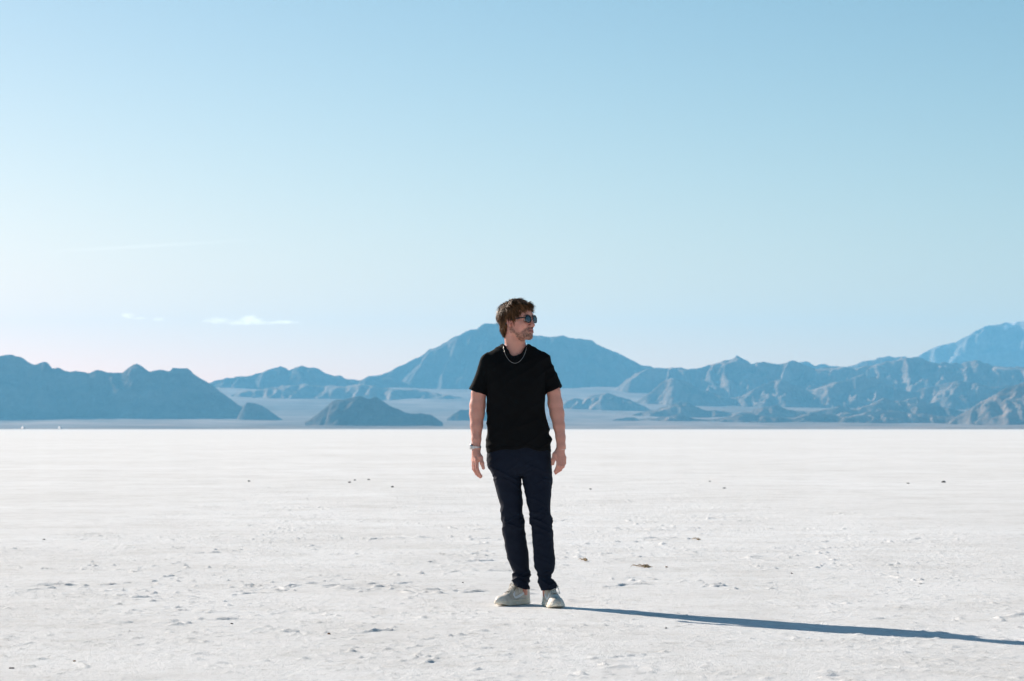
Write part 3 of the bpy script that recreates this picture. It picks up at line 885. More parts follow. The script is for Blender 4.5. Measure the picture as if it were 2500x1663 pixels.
# ---- t-shirt
HEM_N = None
def wrinkle(P, fx, fy, fz, seed):
    n = noise3(P[:, 0] * fx, P[:, 1] * fy, P[:, 2] * fz, seed)
    return (1 - np.abs(n)) ** 2
SL_A, SL_B = q(1193, 884, 0.02), q(1166, 958, 0.012)
SR_A, SR_B = q(1325, 882, 0.02), q(1354, 953, 0.012)
def sleeve(P, a, b_, ra, rb, ext=0.04):
    ax = b_ - a; L = np.linalg.norm(ax); ax = ax / L
    b2 = b_ + ax * (0.012 + ext)
    return d_cap(P, a, b2, ra, rb + (rb - ra) * 0.012 / L), ((P - b_) @ ax)
def shirt_outer(P, capped=True):
    d = d_loft(P, torso_rows, 2.4)
    sh1 = d_cap(P, q(1236, 863.5, 0.022), q(1192, 883, 0.02), 0.0595, 0.0495)
    sh2 = d_cap(P, q(1284, 862.5, 0.022), q(1326, 881, 0.02), 0.0595, 0.0485)
    d = smin(d, smin(sh1, sh2, 0.02), 0.035)
    s1, c1 = sleeve(P, SL_A, SL_B, 0.0505, 0.0575); s2, c2 = sleeve(P, SR_A, SR_B, 0.049, 0.0545)
    s1 = np.maximum(s1, c1 + 0.004 * np.sin(P[:, 1] * 40)); s2 = np.maximum(s2, c2 + 0.004 * np.sin(P[:, 1] * 40 + 2))
    d = smin(d, s1, 0.014); d = smin(d, s2, 0.014)
    z = P[:, 2]
    low = sstep(1.30, 1.02, z)
    # loose cloth: slanting drag folds from the armpits, blousing above the hem, seams at the shoulders
    sl = P[:, 0] * 0.55 + z
    d = d - 0.006 * low * wrinkle(P + np.stack([0 * z, 0 * z, 0.35 * P[:, 0]], 1), 5, 5, 15, 3) - 0.006 * wrinkle(P + np.stack([0 * z, 0 * z, -0.6 * P[:, 0]], 1), 9, 6, 16, 9)
    d = d - 0.010 * np.exp(-((P[:, 0] - 0.236) / 0.03) ** 2 - ((z - 0.995) / 0.022) ** 2) - 0.006 * np.exp(-((P[:, 0] - 0.225) / 0.03) ** 2 - ((z - 1.06) / 0.02) ** 2)
    d = d + 0.008 * np.exp(-((P[:, 0] - 0.222) / 0.03) ** 2 - ((z - 1.028) / 0.014) ** 2)
    d = d - 0.006 * np.exp(-((P[:, 0] + 0.15) / 0.03) ** 2 - ((z - 1.17) / 0.03) ** 2)
    return d + 0.0045
NECK_C = q(1258.5, 846, 0.005)
def shirt_field(P):
    d = shirt_outer(P)
    hem = 0.925 + 0.012 * np.sin(P[:, 0] * 14 + 1.0) + 0.02 * np.clip(P[:, 0], -0.1, 0.25) + 0.006 * np.sin(P[:, 0] * 41 + P[:, 1] * 20)
    zc = hem - P[:, 2]
    # thicker sewn edges
    edge = 0.0016 * (np.abs(P[:, 2] - hem - 0.010) < 0.010)
    dt = d_loft(P, torso_rows, 2.4)
    s1, c1 = sleeve(P, SL_A, SL_B, 0.0505, 0.0575); s2, c2 = sleeve(P, SR_A, SR_B, 0.049, 0.0545)
    edge = edge + 0.0014 * ((((c1 > -0.022) & (c1 < 0)) & (s1 < 0.01)) | (((c2 > -0.022) & (c2 < 0)) & (s2 < 0.01)))
    # neck opening: ellipse about the neck, lower in front
    nx = (P[:, 0] - NECK_C[0]) / 0.0735; ny = (P[:, 1] - 0.02) / 0.078
    rad = np.sqrt(nx ** 2 + ny ** 2)
    ring = (rad - 1) * 0.074
    edge = edge + 0.003 * ((ring > 0) & (ring < 0.019) & (P[:, 2] > 1.44))
    d = d - edge
    cav = np.minimum(d + 0.0075, np.maximum(np.minimum(s1, s2) + 0.0125, 0.003 - dt))
    d = np.maximum(d, -cav)
    d = np.maximum(d, zc)
    open_ = np.maximum(-ring, 1.44 - P[:, 2])
    return np.maximum(d, np.where(P[:, 2] > 1.40, -np.maximum(ring, 1.42 - P[:, 2]), -1))
V, F = mesh_field(shirt_field, (-0.34, -0.2, 0.86), (0.40, 0.22, 1.62), 0.003)
cotton = material('black_cotton', (0.0055, 0.0055, 0.006), 0.9)
nodes_of(cotton)[1].inputs['Specular IOR Level'].default_value = 0.1
add_bump(cotton, 900, 0.0006, 0.5, 2)
add_bump(cotton, 28, 0.006, 0.5, 3)
shirt = mesh_np('t_shirt', V - ROOT, F, cotton, man)

# ---- trousers
def trousers_field(P):
    a = d_loft(P, legL_rows, 2.15); b_ = d_loft(P, legR_rows, 2.15)
    hip = d_loft(P, hip_rows, 2.4)
    top = q(1250, 1150)[2]
    z = P[:, 2]
    d = smin(smin(a, b_, 0.006), hip, 0.012)
    zk, zan = 0.505, 0.16
    kn = np.exp(-((z - zk) / 0.075) ** 2); an = np.exp(-((z - zan) / 0.075) ** 2); cr = np.exp(-((z - 0.78) / 0.06) ** 2)
    w = P + np.stack([0 * z, 0 * z, 0.45 * P[:, 0] + 0.25 * P[:, 1]], 1)
    w2 = P + np.stack([0 * z, 0 * z, -0.55 * P[:, 0] + 0.2 * P[:, 1]], 1)
    amp = 0.003 + 0.0095 * kn + 0.011 * an + 0.006 * cr
    d = d - amp * (wrinkle(w, 9, 9, 26, 21) - 0.6) - 0.6 * amp * (wrinkle(w2, 12, 12, 34, 23) - 0.55)
    # pressed side seams and a fly seam
    d = np.maximum(d, np.where(P[:, 0] < q(1300, 1400)[0], q(1270, 1434, 0.13)[2] + (P[:, 0] - q(1270, 1427)[0]) * -0.32 - z,
                               q(1337, 1439)[2] + (P[:, 0] - q(1337, 1434)[0]) * 0.12 - z) )
    inner = d + 0.007
    return np.maximum(d, np.where(z < 0.2, -inner, -1))
V, F = mesh_field(trousers_field, (-0.2, -0.16, 0.06), (0.32, 0.24, 1.0), 0.003)
twill = material('navy_twill', (0.0075, 0.011, 0.022), 0.85)
nodes_of(twill)[1].inputs['Specular IOR Level'].default_value = 0.15
add_bump(twill, 1100, 0.0005, 0.5, 2)
add_bump(twill, 40, 0.004, 0.45, 3)
mesh_np('trousers', V - ROOT, F, twill, man)

# ---- shoes: sculpted once, his left one is the mirrored copy
SOLE = np.array([(0.0, 0, 0.010), (0.006, 0, 0.024), (0.02, 0, 0.034), (0.05, 0, 0.039), (0.10, 0.001, 0.040), (0.15, 0.003, 0.044), (0.19, 0.004, 0.050), (0.22, 0.005, 0.0515),
                 (0.25, 0.006, 0.0475), (0.27, 0.007, 0.0385), (0.283, 0.008, 0.0265), (0.29, 0.009, 0.010)])
def d_outline(P, shrink=0.0):
    cx = np.interp(P[:, 1], SOLE[:, 0], SOLE[:, 1]); rx = np.interp(P[:, 1], SOLE[:, 0], SOLE[:, 2]) - shrink
    return np.maximum(np.maximum((np.abs(P[:, 0] - cx) - rx) * 0.8, (shrink - P[:, 1]) * 1.0), P[:, 1] - 0.29 + shrink)
def sole_field(P):
    d = d_outline(P)
    z = P[:, 2]
    top = 0.030 - 0.004 * sstep(0.1, 0.25, P[:, 1])
    bot = 0.010 * sstep(0.22, 0.29, P[:, 1])
    d = d + 0.0035 * np.exp(-((z - 0.0225) / 0.0022) ** 2) - 0.0012 * sstep(0.016, 0.004, z)
    return smax(smax(d, z - top, 0.005), bot - z, 0.006)
TOP = np.array([(0.0, 0.098), (0.012, 0.112), (0.03, 0.118), (0.06, 0.117), (0.085, 0.115), (0.105, 0.112), (0.125, 0.103), (0.15, 0.087), (0.18, 0.071), (0.21, 0.058), (0.24, 0.051), (0.265, 0.045), (0.28, 0.036), (0.287, 0.028)])
COLLAR = np.array([(-0.01, 0.090), (0.012, 0.090), (0.03, 0.085), (0.06, 0.077), (0.085, 0.083), (0.105, 0.097), (0.12, 0.2)])
def upper_field(P, hollow=True):
    y, z = P[:, 1], P[:, 2]
    cx = np.interp(y, SOLE[:, 0], SOLE[:, 1]); rx = np.maximum(np.interp(y, SOLE[:, 0], SOLE[:, 2]) - 0.0035, 0.004)
    zt = np.interp(y, TOP[:, 0], TOP[:, 1])
    lean = 1 - (0.30 - 0.14 * sstep(0.12, 0.08, y)) * np.clip(z / 0.1, 0, 1) * sstep(0.27, 0.15, y)
    e = 2.6
    u = np.abs(P[:, 0] - cx) / (rx * lean); v = np.clip(z, 0, None) / zt
    nn = (u ** e + v ** e + 1e-12) ** (1 / e)
    d = (nn - 1) * np.minimum(rx * lean, zt) * 0.9
    d = np.maximum(d, np.maximum(0.0035 - y, y - 0.2865)); d = np.maximum(d, 0.016 - z)
    # overlays: toe cap, heel counter, eyestay, foxing
    ov = sstep(0.222, 0.226, y + 0.4 * (P[:, 0] - cx) ** 2 / 0.05) * sstep(0.040, 0.036, z) * 0 + 0.0018 * ((y > 0.195 + 0.9 * np.clip(z - 0.03, 0, 1)) & (z < 0.05)) \
        + 0.0016 * (y < 0.035) + 0.0018 * ((y > 0.085) & (y < 0.20) & (np.abs(P[:, 0] - cx) > 0.0165) & (z > 0.058 - 0.16 * (y - 0.14)))
    d = d - ov
    if hollow:
        d = smax(d, z - np.interp(y, COLLAR[:, 0], COLLAR[:, 1]), 0.004)
        d = smax(d, -d_ell(P, np.array([0, 0.056, 0.105]), (0.0265, 0.046, 0.058)), 0.004)
        # lacing gap
        d = np.maximum(d, -np.maximum(np.maximum(np.abs(P[:, 0] - cx) - 0.010, 0.055 - z), np.maximum(0.10 - y, y - 0.192)))
    return d
def tongue_field(P):
    a, b_ = np.array([0.003, 0.188, 0.050]), np.array([0, 0.092, 0.122])
    S = np.array([0.30, 1, 1])
    d = d_cap(P * S, a * S, b_ * S, 0.0075, 0.0065)
    return d
def march(f, p, dirn, far=0.08, n=60):
    """first surface point of a field along a ray"""
    ts = np.linspace(0, far, n)
    v = f(p + ts[:, None] * dirn)
    i = np.argmax(v < 0)
    if v[i] >= 0: return p + dirn * far
    t0, t1 = ts[max(i - 1, 0)], ts[i]
    for _ in range(12):
        tm = (t0 + t1) / 2
        if f((p + tm * dirn)[None])[0] < 0: t1 = tm
        else: t0 = tm
    return p + dirn * t1
m_upper = material('worn_leather', (0.5, 0.45, 0.38), 0.6)
noise_color(m_upper, (0.54, 0.47, 0.39), (0.74, 0.68, 0.60), 28, 6, 0.36, 0.6)
add_bump(m_upper, 220, 0.0008, 0.4, 3)
m_sole = material('cream_rubber', (0.6, 0.52, 0.4), 0.65)
noise_color(m_sole, (0.78, 0.67, 0.52), (0.90, 0.82, 0.69), 22, 6, 0.38, 0.6)
m_swoosh = material('white_leather', (0.88, 0.88, 0.88), 0.45)
m_lace = material('lace_cotton', (0.76, 0.71, 0.63), 0.85)
m_tongue = material('tongue_mesh', (0.34, 0.29, 0.22), 0.8)
m_label = material('tongue_label', (0.46, 0.36, 0.13), 0.6)
sv, sf = mesh_field(sole_field, (-0.07, -0.015, -0.01), (0.075, 0.305, 0.045), 0.002)
uv_, uf = mesh_field(upper_field, (-0.07, -0.015, 0.0), (0.075, 0.305, 0.125), 0.002)
tv, tf = mesh_field(tongue_field, (-0.05, 0.06, 0.04), (0.05, 0.21, 0.145), 0.002)
solid = lambda P: upper_field(P, False)
laces = []
ey = np.linspace(0.118, 0.186, 6)
def eyelet(y, s):
    return march(solid, np.array([s * 0.0155 + 0.004, y, 0.14]), np.array([0, 0, -1.0]), 0.1) + np.array([0, 0, 0.0015])
for i, y in enumerate(ey):
    for s in (-1, 1):
        a = eyelet(y, s); b_ = eyelet(ey[min(i + 1, 5)], -s) if i < 5 else eyelet(y, -s)
        mid = (a + b_) / 2 + np.array([0, 0, 0.006])
        t = np.linspace(0, 1, 9)[:, None]
        laces.append(tube((1 - t) ** 2 * a + 2 * t * (1 - t) * mid + t ** 2 * b_, 0.0028, 6, flat=0.6))
kn = (eyelet(ey[0], -1) + eyelet(ey[0], 1)) / 2 + np.array([0, -0.004, 0.010])
for s in (-1, 1):
    t = np.linspace(0, 1, 14)[:, None]
    p1 = kn + np.array([s * 0.045, 0.005, 0.014]); p2 = kn + np.array([s * 0.052, 0.028, -0.042])
    laces.append(tube((1 - t) ** 3 * kn + 3 * t * (1 - t) ** 2 * p1 + 3 * t ** 2 * (1 - t) * p2 + t ** 3 * (kn + np.array([s * 0.006, 0.004, 0.001])), 0.0024, 6))
    e = kn + np.array([s * 0.047, 0.018, -0.05])
    laces.append(tube((1 - t) ** 2 * kn + 2 * t * (1 - t) * (kn + np.array([s * 0.04, 0.012, 0.008])) + t ** 2 * e, 0.0024, 6))
laces.append(tube(kn + np.array([[-0.006, 0, 0], [0.006, 0.001, 0.0]]), 0.005, 8))
lv, lf = join_parts(laces)
# the curved tick on both flanks
def tick(s):
    up = [(0.175, 0.050), (0.160, 0.0455), (0.145, 0.046), (0.125, 0.0505), (0.10, 0.059), (0.07, 0.067), (0.04, 0.0735), (0.016, 0.078)]
    lo = [(0.178, 0.058), (0.168, 0.0365), (0.15, 0.0335), (0.128, 0.0365), (0.10, 0.0445), (0.07, 0.0550), (0.04, 0.0660), (0.016, 0.0760)]
    up[0] = (0.150, 0.072)
    V_ = []; F_ = []
    n = len(up); m = 5
    for i in range(n):
        for j in range(m):
            w = j / (m - 1)
            y = up[i][0] * (1 - w) + lo[i][0] * w; z = up[i][1] * (1 - w) + lo[i][1] * w
            p = march(solid, np.array([s * 0.07 + 0.002, y, z]), np.array([-s, 0, 0.0]), 0.065)
            V_.append(p + np.array([s * 0.0016, 0, 0])); 
    for i in range(n * m):
        V_.append(V_[i] - np.array([s * 0.003, 0, 0]))
    o = n * m
    for i in range(n - 1):
        for j in range(m - 1):
            a = i * m + j
            F_.append((a, a + 1, a + m + 1, a + m)); F_.append((o + a, o + a + m, o + a + m + 1, o + a + 1))
    rim = [i * m for i in range(n)] + [(n - 1) * m + j for j in range(1, m)] + [i * m + m - 1 for i in range(n - 2, -1, -1)] + [j for j in range(m - 2, 0, -1)]
    for a, b_ in zip(rim, rim[1:] + rim[:1]):
        F_.append((a, b_, o + b_, o + a))
    return V_, F_
ticks = [tick(-1), tick(1)]
lab_t = np.linspace(0, 1, 5)
def label_patch():
    V_ = []
    for i in range(5):
        for j in range(5):
            y = 0.090 + 0.020 * i / 4; x = -0.015 + 0.03 * j / 4
            p = march(tongue_field, np.array([x, y + 0.03, 0.16]), np.array([0, -0.5, -0.866]), 0.09)
            V_.append(p + np.array([0, 0.0006, 0.0011]))
    F_ = [(i * 5 + j, i * 5 + j + 1, i * 5 + j + 6, i * 5 + j + 5) for i in range(4) for j in range(4)]
    return V_, F_
lbv, lbf = label_patch()

def make_shoe(heel, ang_deg, mirror, scale, label):
    """heel point in body coordinates, toe direction as an angle from the camera direction towards image right"""
    a = math.radians(ang_deg)
    fy = np.array([math.sin(a), -math.cos(a), 0]); fx = np.array([-math.cos(a), -math.sin(a), 0]); fz = np.array([0, 0, 1.0])
    M = np.stack([fx * (-1 if mirror else 1), fy, fz * 1.2], 1) * scale
    T = lambda v: np.asarray(v, float) @ M.T + heel
    flip = (lambda f: [tuple(reversed(x)) for x in f]) if mirror else (lambda f: f)
    flipn = (lambda f: f[:, ::-1]) if mirror else (lambda f: f)
    e = bpy.data.objects.new('shoe', None); e.empty_display_size = 0.05
    e.location = tuple(heel - ROOT); link(e, man)
    e['label'] = label
    up = mesh_np('upper', T(uv_) - heel, flipn(uf), m_upper, e)
    mesh_np('sole', T(sv) - heel, flipn(sf), m_sole, e)
    tg = mesh_np('tongue', T(tv) - heel, flipn(tf), m_tongue, e)
    poly_obj('tongue_label', T(lbv) - heel, flip(lbf), m_label, e)
    poly_obj('laces', T(lv) - heel, flip(lf), m_lace, e)
    for tv_, tf_ in ticks:
        poly_obj('side_stripe', T(tv_) - heel, flip(tf_), m_swoosh, e)
make_shoe(np.array([q(1289.5, 1400, 0.205)[0], 0.205, -0.003]), -41, False, 0.97, 'off-white sneaker turned to the side with a white curved stripe')
make_shoe(np.array([q(1334, 1400, 0.075)[0], 0.075, -0.003]), 13, True, 0.98, 'off-white sneaker pointing to the camera')

# ---- hair
def hairline(f, l):
    return np.interp(f, [-0.13, -0.10, -0.07, -0.045, -0.03, -0.018, 0.002, 0.007, 0.012, 0.026, 0.031, 0.05, 0.066, 0.08, 0.1, 0.13],
                        [-0.080, -0.093, -0.088, -0.055, -0.014, 0.014, 0.014, -0.006, -0.020, -0.018, 0.026, 0.036, 0.048, 0.060, 0.064, 0.07])
def hair_field(P):
    p = to_head(P)
    d = d_ell(p, np.array([-0.019, 0, 0.036]), (0.108, 0.0815, 0.0885))
    low = d_ell(p, np.array([-0.045, 0, -0.03]), (0.069, 0.062, 0.075))
    d = smin(d, low, 0.02)
    for l in (-0.036, -0.012, 0.014, 0.038):
        d = smin(d, d_cap(p, np.array([0.0, l * 0.9, 0.094]), np.array([0.088 - abs(l) * 0.5 - (0.01 if l > 0 else 0), l, 0.080]), 0.031, 0.0185), 0.010)
    cl = noise3(p[:, 0] * 42, p[:, 1] * 42, p[:, 2] * 42, 15)
    d = d + 0.0025 * cl + 0.002 * noise3(p[:, 0] * 150, p[:, 1] * 150, p[:, 2] * 40, 16)
    cut = hairline(p[:, 0], p[:, 1]) + 0.003 * noise3(p[:, 0] * 160, p[:, 1] * 160, p[:, 2] * 20, 3) - p[:, 2]
    side = np.where((p[:, 0] > 0.026) & (p[:, 2] < 0.06), 1, 0)
    return smax(d, cut, 0.006)
hv_, hf_ = mesh_field(hair_field, HO + np.array([-0.17, -0.17, -0.13]), HO + np.array([0.19, 0.17, 0.16]), 0.003)
rng = np.random.default_rng(4)
ph = to_head(hv_)
eps = 0.004
def hgrad(P):
    g = np.stack([hair_field(P + np.eye(3)[i] * eps) - hair_field(P - np.eye(3)[i] * eps) for i in range(3)], 1)
    return g / (np.linalg.norm(g, axis=1)[:, None] + 1e-9)
outer_ok = ph[:, 2] > hairline(ph[:, 0], ph[:, 1]) + 0.004
cand = np.nonzero(outer_ok)[0]
NS = 13000
pick = rng.choice(cand, NS)
base_p = hv_[pick] + rng.normal(0, 0.0012, (NS, 3))
nrm = hgrad(base_p)
crown = H(-0.062, 0.012, 0.122)
tvec = base_p - crown
tvec /= np.linalg.norm(tvec, axis=1)[:, None] + 1e-6
pl = to_head(base_p)
bias = np.where(pl[:, [2]] > 0.085, ff * 0.9 + lh * -0.25, -uu * 0.9 - ff * 0.15)
flow = tvec + 0.8 * bias
flow += 0.35 * np.stack([noise3(base_p[:, 0] * 55, base_p[:, 1] * 55, base_p[:, 2] * 55, 60 + i) for i in range(3)], 1) + rng.normal(0, 0.13, (NS, 3))
flow -= nrm * np.sum(flow * nrm, 1)[:, None]
flow /= np.linalg.norm(flow, axis=1)[:, None]
front = sstep(0.07, 0.105, pl[:, 0]) * sstep(0.055, 0.08, pl[:, 2])
ln = rng.uniform(0.016, 0.042, NS) * np.where(pl[:, 2] > 0.03, 1.1, 0.75)
lift = rng.uniform(0.06, 0.30, NS) + 0.35 * front * rng.random(NS) + 0.35 * (rng.random(NS) < 0.012)
wid = rng.uniform(0.0006, 0.0020, NS)
wdir = np.cross(flow, nrm)
SEG = 4
pts_ = []
for k in range(SEG + 1):
    t = k / SEG
    c = base_p - nrm * 0.003 + flow * (ln * t)[:, None] + nrm * (ln * lift * np.sin(t * 2.2))[:, None] * 1.0 \
        + np.array([0, 0, -1.0]) * (ln * 0.18 * t * t)[:, None] + uh * (ln * front * 0.5 * t * t)[:, None]
    w = wid * (1 - t) ** 0.7 + 0.0001
    pts_.append(c - wdir * w[:, None]); pts_.append(c + nrm * (w * 0.5)[:, None]); pts_.append(c + wdir * w[:, None])
SV = np.stack(pts_, 1).reshape(-1, 3)
idx0 = np.arange(NS) * (SEG + 1) * 3
SF = []
for k in range(SEG):
    for j in range(2):
        a = idx0 + k * 3 + j
        SF.append(np.stack([a, a + 1, a + 4, a + 3], 1))
SF = np.concatenate(SF)
tone_s = np.clip(1.05 + 1.5 * noise3(base_p[:, 0] * 130, base_p[:, 1] * 130, base_p[:, 2] * 60, 77) + rng.normal(0, 0.35, NS), 0.2, 3.4)
hc = np.concatenate([np.full(len(hv_), 0.22), np.repeat(tone_s, (SEG + 1) * 3)])
hcol = hc[:, None] * np.array([0.098, 0.046, 0.021])
hairm = material('brown_hair', (0.1, 0.06, 0.03), 0.48)
nt, b = nodes_of(hairm)
at = nt.nodes.new('ShaderNodeAttribute'); at.attribute_name = 'tone'
nt.links.new(at.outputs['Color'], b.inputs['Base Color'])
b.inputs['Specular IOR Level'].default_value = 0.14
b.inputs['Specular Tint'].default_value = (1.0, 0.72, 0.46, 1)
hair = mesh_np('hair', np.concatenate([hv_, SV]) - ROOT, np.concatenate([hf_, SF + len(hv_)]), hairm, man, col=hcol)

# ---- eyes behind the glasses
m_eye = material('eye_white', (0.7, 0.66, 0.62), 0.25)
def ball(c, r, n=12):
    V_ = []; F_ = []
    for i in range(n + 1):
        for j in range(2 * n):
            th = math.pi * i / n; ph_ = math.pi * j / n
            V_.append(c + r * np.array([math.sin(th) * math.cos(ph_), math.sin(th) * math.sin(ph_), math.cos(th)]))
    for i in range(n):
        for j in range(2 * n):
            F_.append((i * 2 * n + j, (i + 1) * 2 * n + j, (i + 1) * 2 * n + (j + 1) % (2 * n), i * 2 * n + (j + 1) % (2 * n)))
    return np.array(V_), F_
for s in (-1, 1):
    v, f = ball(H(0.0755, s * 0.032, 0.0), 0.0115)
    poly_obj('eye', v - ROOT, f, m_eye, man)

# ---- sunglasses
m_frame = material('black_acetate', (0.008, 0.008, 0.009), 0.22)
m_lens = material('dark_blue_lens', (0.008, 0.035, 0.06), 0.06)
nodes_of(m_lens)[1].inputs['IOR'].default_value = 1.75
nodes_of(m_lens)[1].inputs['Alpha'].default_value = 0.93
m_metal = material('steel', (0.62, 0.63, 0.64), 0.25, Metallic=1.0)
gl = bpy.data.objects.new('sunglasses', None); gl.empty_display_size = 0.05
gl.location = tuple(H(0.105, 0, 0.0) - ROOT); link(gl, man)
gl['label'] = 'dark sunglasses with round blue lenses and black frame'
GO = H(0.105, 0, 0.0)
def lens_pt(s, a, k=1.0, out=0.0):
    """panto outline: flatter on top"""
    r = 1.0 + 0.015 * math.cos(2 * a) - 0.025 * math.sin(3 * a)
    x = 0.0236 * r * math.cos(a) * k; z = 0.0222 * r * math.sin(a) * k + (0.002 if math.sin(a) > 0 else 0)
    l = s * (0.0335 + x)
    f = 0.1085 - 1.6 * max(abs(l) - 0.008, 0) ** 2 * 1.6 - 0.10 * z * 0 - 0.05 * (z + 0.01) + out
    return H(f - 0.06 * max(abs(l) - 0.03, 0), l, 0.001 + z)
frames = []
for s in (-1, 1):
    ring = [lens_pt(s, 2 * math.pi * i / 40) for i in range(40)]
    frames.append(tube(ring, 0.0026, 8, closed=True))
    V_ = [lens_pt(s, 0, 0.0)]; F_ = []
    for r_ in (0.5, 1.0):
        V_ += [lens_pt(s, 2 * math.pi * i / 40, r_, 0.0008 * (1 - r_)) for i in range(40)]
    for i in range(40):
        j = (i + 1) % 40
        F_.append((0, 1 + i, 1 + j)); F_.append((1 + i, 41 + i, 41 + j, 1 + j))
    V_ = np.array(V_); nV = len(V_)
    back = V_ - ff * 0.0018
    F2 = F_ + [tuple(reversed([i + nV for i in f])) for f in F_] + [(41 + i, nV + 41 + i, nV + 41 + (i + 1) % 40, 41 + (i + 1) % 40) for i in range(40)]
    poly_obj('lens', np.concatenate([V_, back]) - GO, F2, m_lens, gl)
t = np.linspace(-1, 1, 9)
frames.append(tube([H(0.1095 + 0.003 * (1 - x * x), x * 0.0105, 0.0105 + 0.0035 * (1 - x * x)) for x in t], 0.0025, 8))
for s in (-1, 1):
    frames.append(tube([H(0.1005, s * 0.0545, 0.010), H(0.0975, s * 0.063, 0.0105), H(0.093, s * 0.067, 0.0105)], 0.0034, 8))
    hinge = tube([H(0.094, s * 0.0668, 0.0095), H(0.0905, s * 0.0688, 0.0100)], 0.0016, 6)
    poly_obj('hinge', hinge[0] - GO, hinge[1], m_metal, gl)
    tp = [(0.0935, 0.067, 0.0105), (0.06, 0.0715, 0.0085), (0.03, 0.0745, 0.0055), (0.008, 0.0765, 0.003), (-0.012, 0.0775, 0.0), (-0.028, 0.076, -0.012), (-0.038, 0.074, -0.026)]
    arm = tube([H(a, s * b_, c) for a, b_, c in tp], [0.0042, 0.0038, 0.0036, 0.0034, 0.0032, 0.003, 0.0024], 8)
    poly_obj('temple', arm[0] - GO, arm[1], m_frame, gl)
v, f = join_parts(frames)
poly_obj('frame', v - GO, f, m_frame, gl)

# ---- necklace: fine chain lying on neck and shirt
both = lambda P: np.minimum(SKIN(P), shirt_field(P))
m_chain = material('silver_chain', (0.60, 0.58, 0.55), 0.35, Metallic=1.0)
def front_y(px, py, off=0.0022):
    p0 = q(px, py, 0.0); p0[1] = -0.2
    r = march(both, p0, np.array([0, 1.0, 0]), 0.32, 160)
    return r - np.array([0, off, 0])
path = []
for k in range(61):
    t = -1 + 2 * k / 60
    px = 1257.2 + 28.6 * math.sin(t * math.pi / 2) ** 1 * (1.0)
    py = 888 - 50 * (1 - math.cos(t * math.pi / 2)) ** 0.95
    path.append(front_y(px, py))
path = np.array(path)
for _ in range(2):
    path[1:-1] = (path[:-2] + path[1:-1] * 2 + path[2:]) / 4
path[:, 1] -= 0.001
beads = []
cum = np.concatenate([[0], np.cumsum(np.linalg.norm(np.diff(path, axis=0), axis=1))])
nl = int(cum[-1] / 0.0042)
cp = np.stack([np.interp(np.linspace(0, cum[-1], nl), cum, path[:, i]) for i in range(3)], 1)
for i in range(nl - 1):
    a, b_ = cp[i], cp[i + 1]; d_ = b_ - a
    beads.append(tube([a - d_ * 0.15, a + d_ * 0.5, b_ + d_ * 0.15], [0.0007, 0.0011, 0.0007], 6))
v, f = join_parts(beads)
poly_obj('necklace', v - ROOT, f, m_chain, man)

# ---- wrist watch on his right wrist
WC = q(1162.2, 1091.5, -0.053)
wt = bpy.data.objects.new('wrist_watch', None); wt.empty_display_size = 0.03
wt.location = tuple(WC - ROOT); link(wt, man)
wt['label'] = 'steel wrist watch with a link bracelet'
m_link = material('brushed_steel', (0.55, 0.57, 0.60), 0.28, Metallic=1.0)
ax = np.array([0.12, -0.18, 1.0]); ax /= np.linalg.norm(ax)
e1 = np.array([1.0, 0, -0.12]); e1 -= ax * (e1 @ ax); e1 /= np.linalg.norm(e1); e2 = np.cross(ax, e1)
def box_at(c, ex, ey_, ez, hx, hy, hz_, bev=0.0):
    V_ = [c + ex * hx * a + ey_ * hy * b_ + ez * hz_ * d_ for a in (-1, 1) for b_ in (-1, 1) for d_ in (-1, 1)]
    return np.array(V_), [(0, 1, 3, 2), (4, 6, 7, 5), (0, 4, 5, 1), (2, 3, 7, 6), (0, 2, 6, 4), (1, 5, 7, 3)]
links = []
NL = 22
for i in range(NL):
    a = 2 * math.pi * i / NL
    if abs(a - math.pi) < 0.45: continue
    rad = e1 * math.cos(a) + e2 * math.sin(a); tan = -e1 * math.sin(a) + e2 * math.cos(a)
    c = WC + e1 * math.cos(a) * 0.0285 + e2 * math.sin(a) * 0.0275
    for off, hw in ((-0.0062, 0.0026), (0, 0.0031), (0.0062, 0.0026)):
        links.append(box_at(c + ax * off + rad * (0.0005 if off == 0 else 0), tan, rad, ax, 0.0034, 0.0015, hw))
v, f = join_parts(links)
poly_obj('strap', v - WC, f, m_link, wt, smooth=False)
cdir = -e1
cc = WC + cdir * 0.0305
def disc(c, n_, r, h, seg=28):
    u = np.cross(n_, ax); u /= np.linalg.norm(u); w = np.cross(n_, u)
    V_ = []; F_ = []
    for hh, rr in ((-h, r), (h * 0.6, r), (h, r * 0.9)):
        V_ += [c + n_ * hh + rr * (u * math.cos(2 * math.pi * i / seg) + w * math.sin(2 * math.pi * i / seg)) for i in range(seg)]
    for k in range(2):
        F_ += [(k * seg + i, k * seg + (i + 1) % seg, (k + 1) * seg + (i + 1) % seg, (k + 1) * seg + i) for i in range(seg)]
    F_ += [tuple(range(seg))[::-1], tuple(range(2 * seg, 3 * seg))]
    return np.array(V_), F_
v, f = disc(cc, cdir, 0.0185, 0.005)
poly_obj('case', v - WC, f, m_metal, wt)
m_dial = material('watch_dial', (0.03, 0.05, 0.09), 0.15)
v, f = disc(cc + cdir * 0.0052, cdir, 0.0155, 0.0006)
poly_obj('dial', v - WC, f, m_dial, wt)

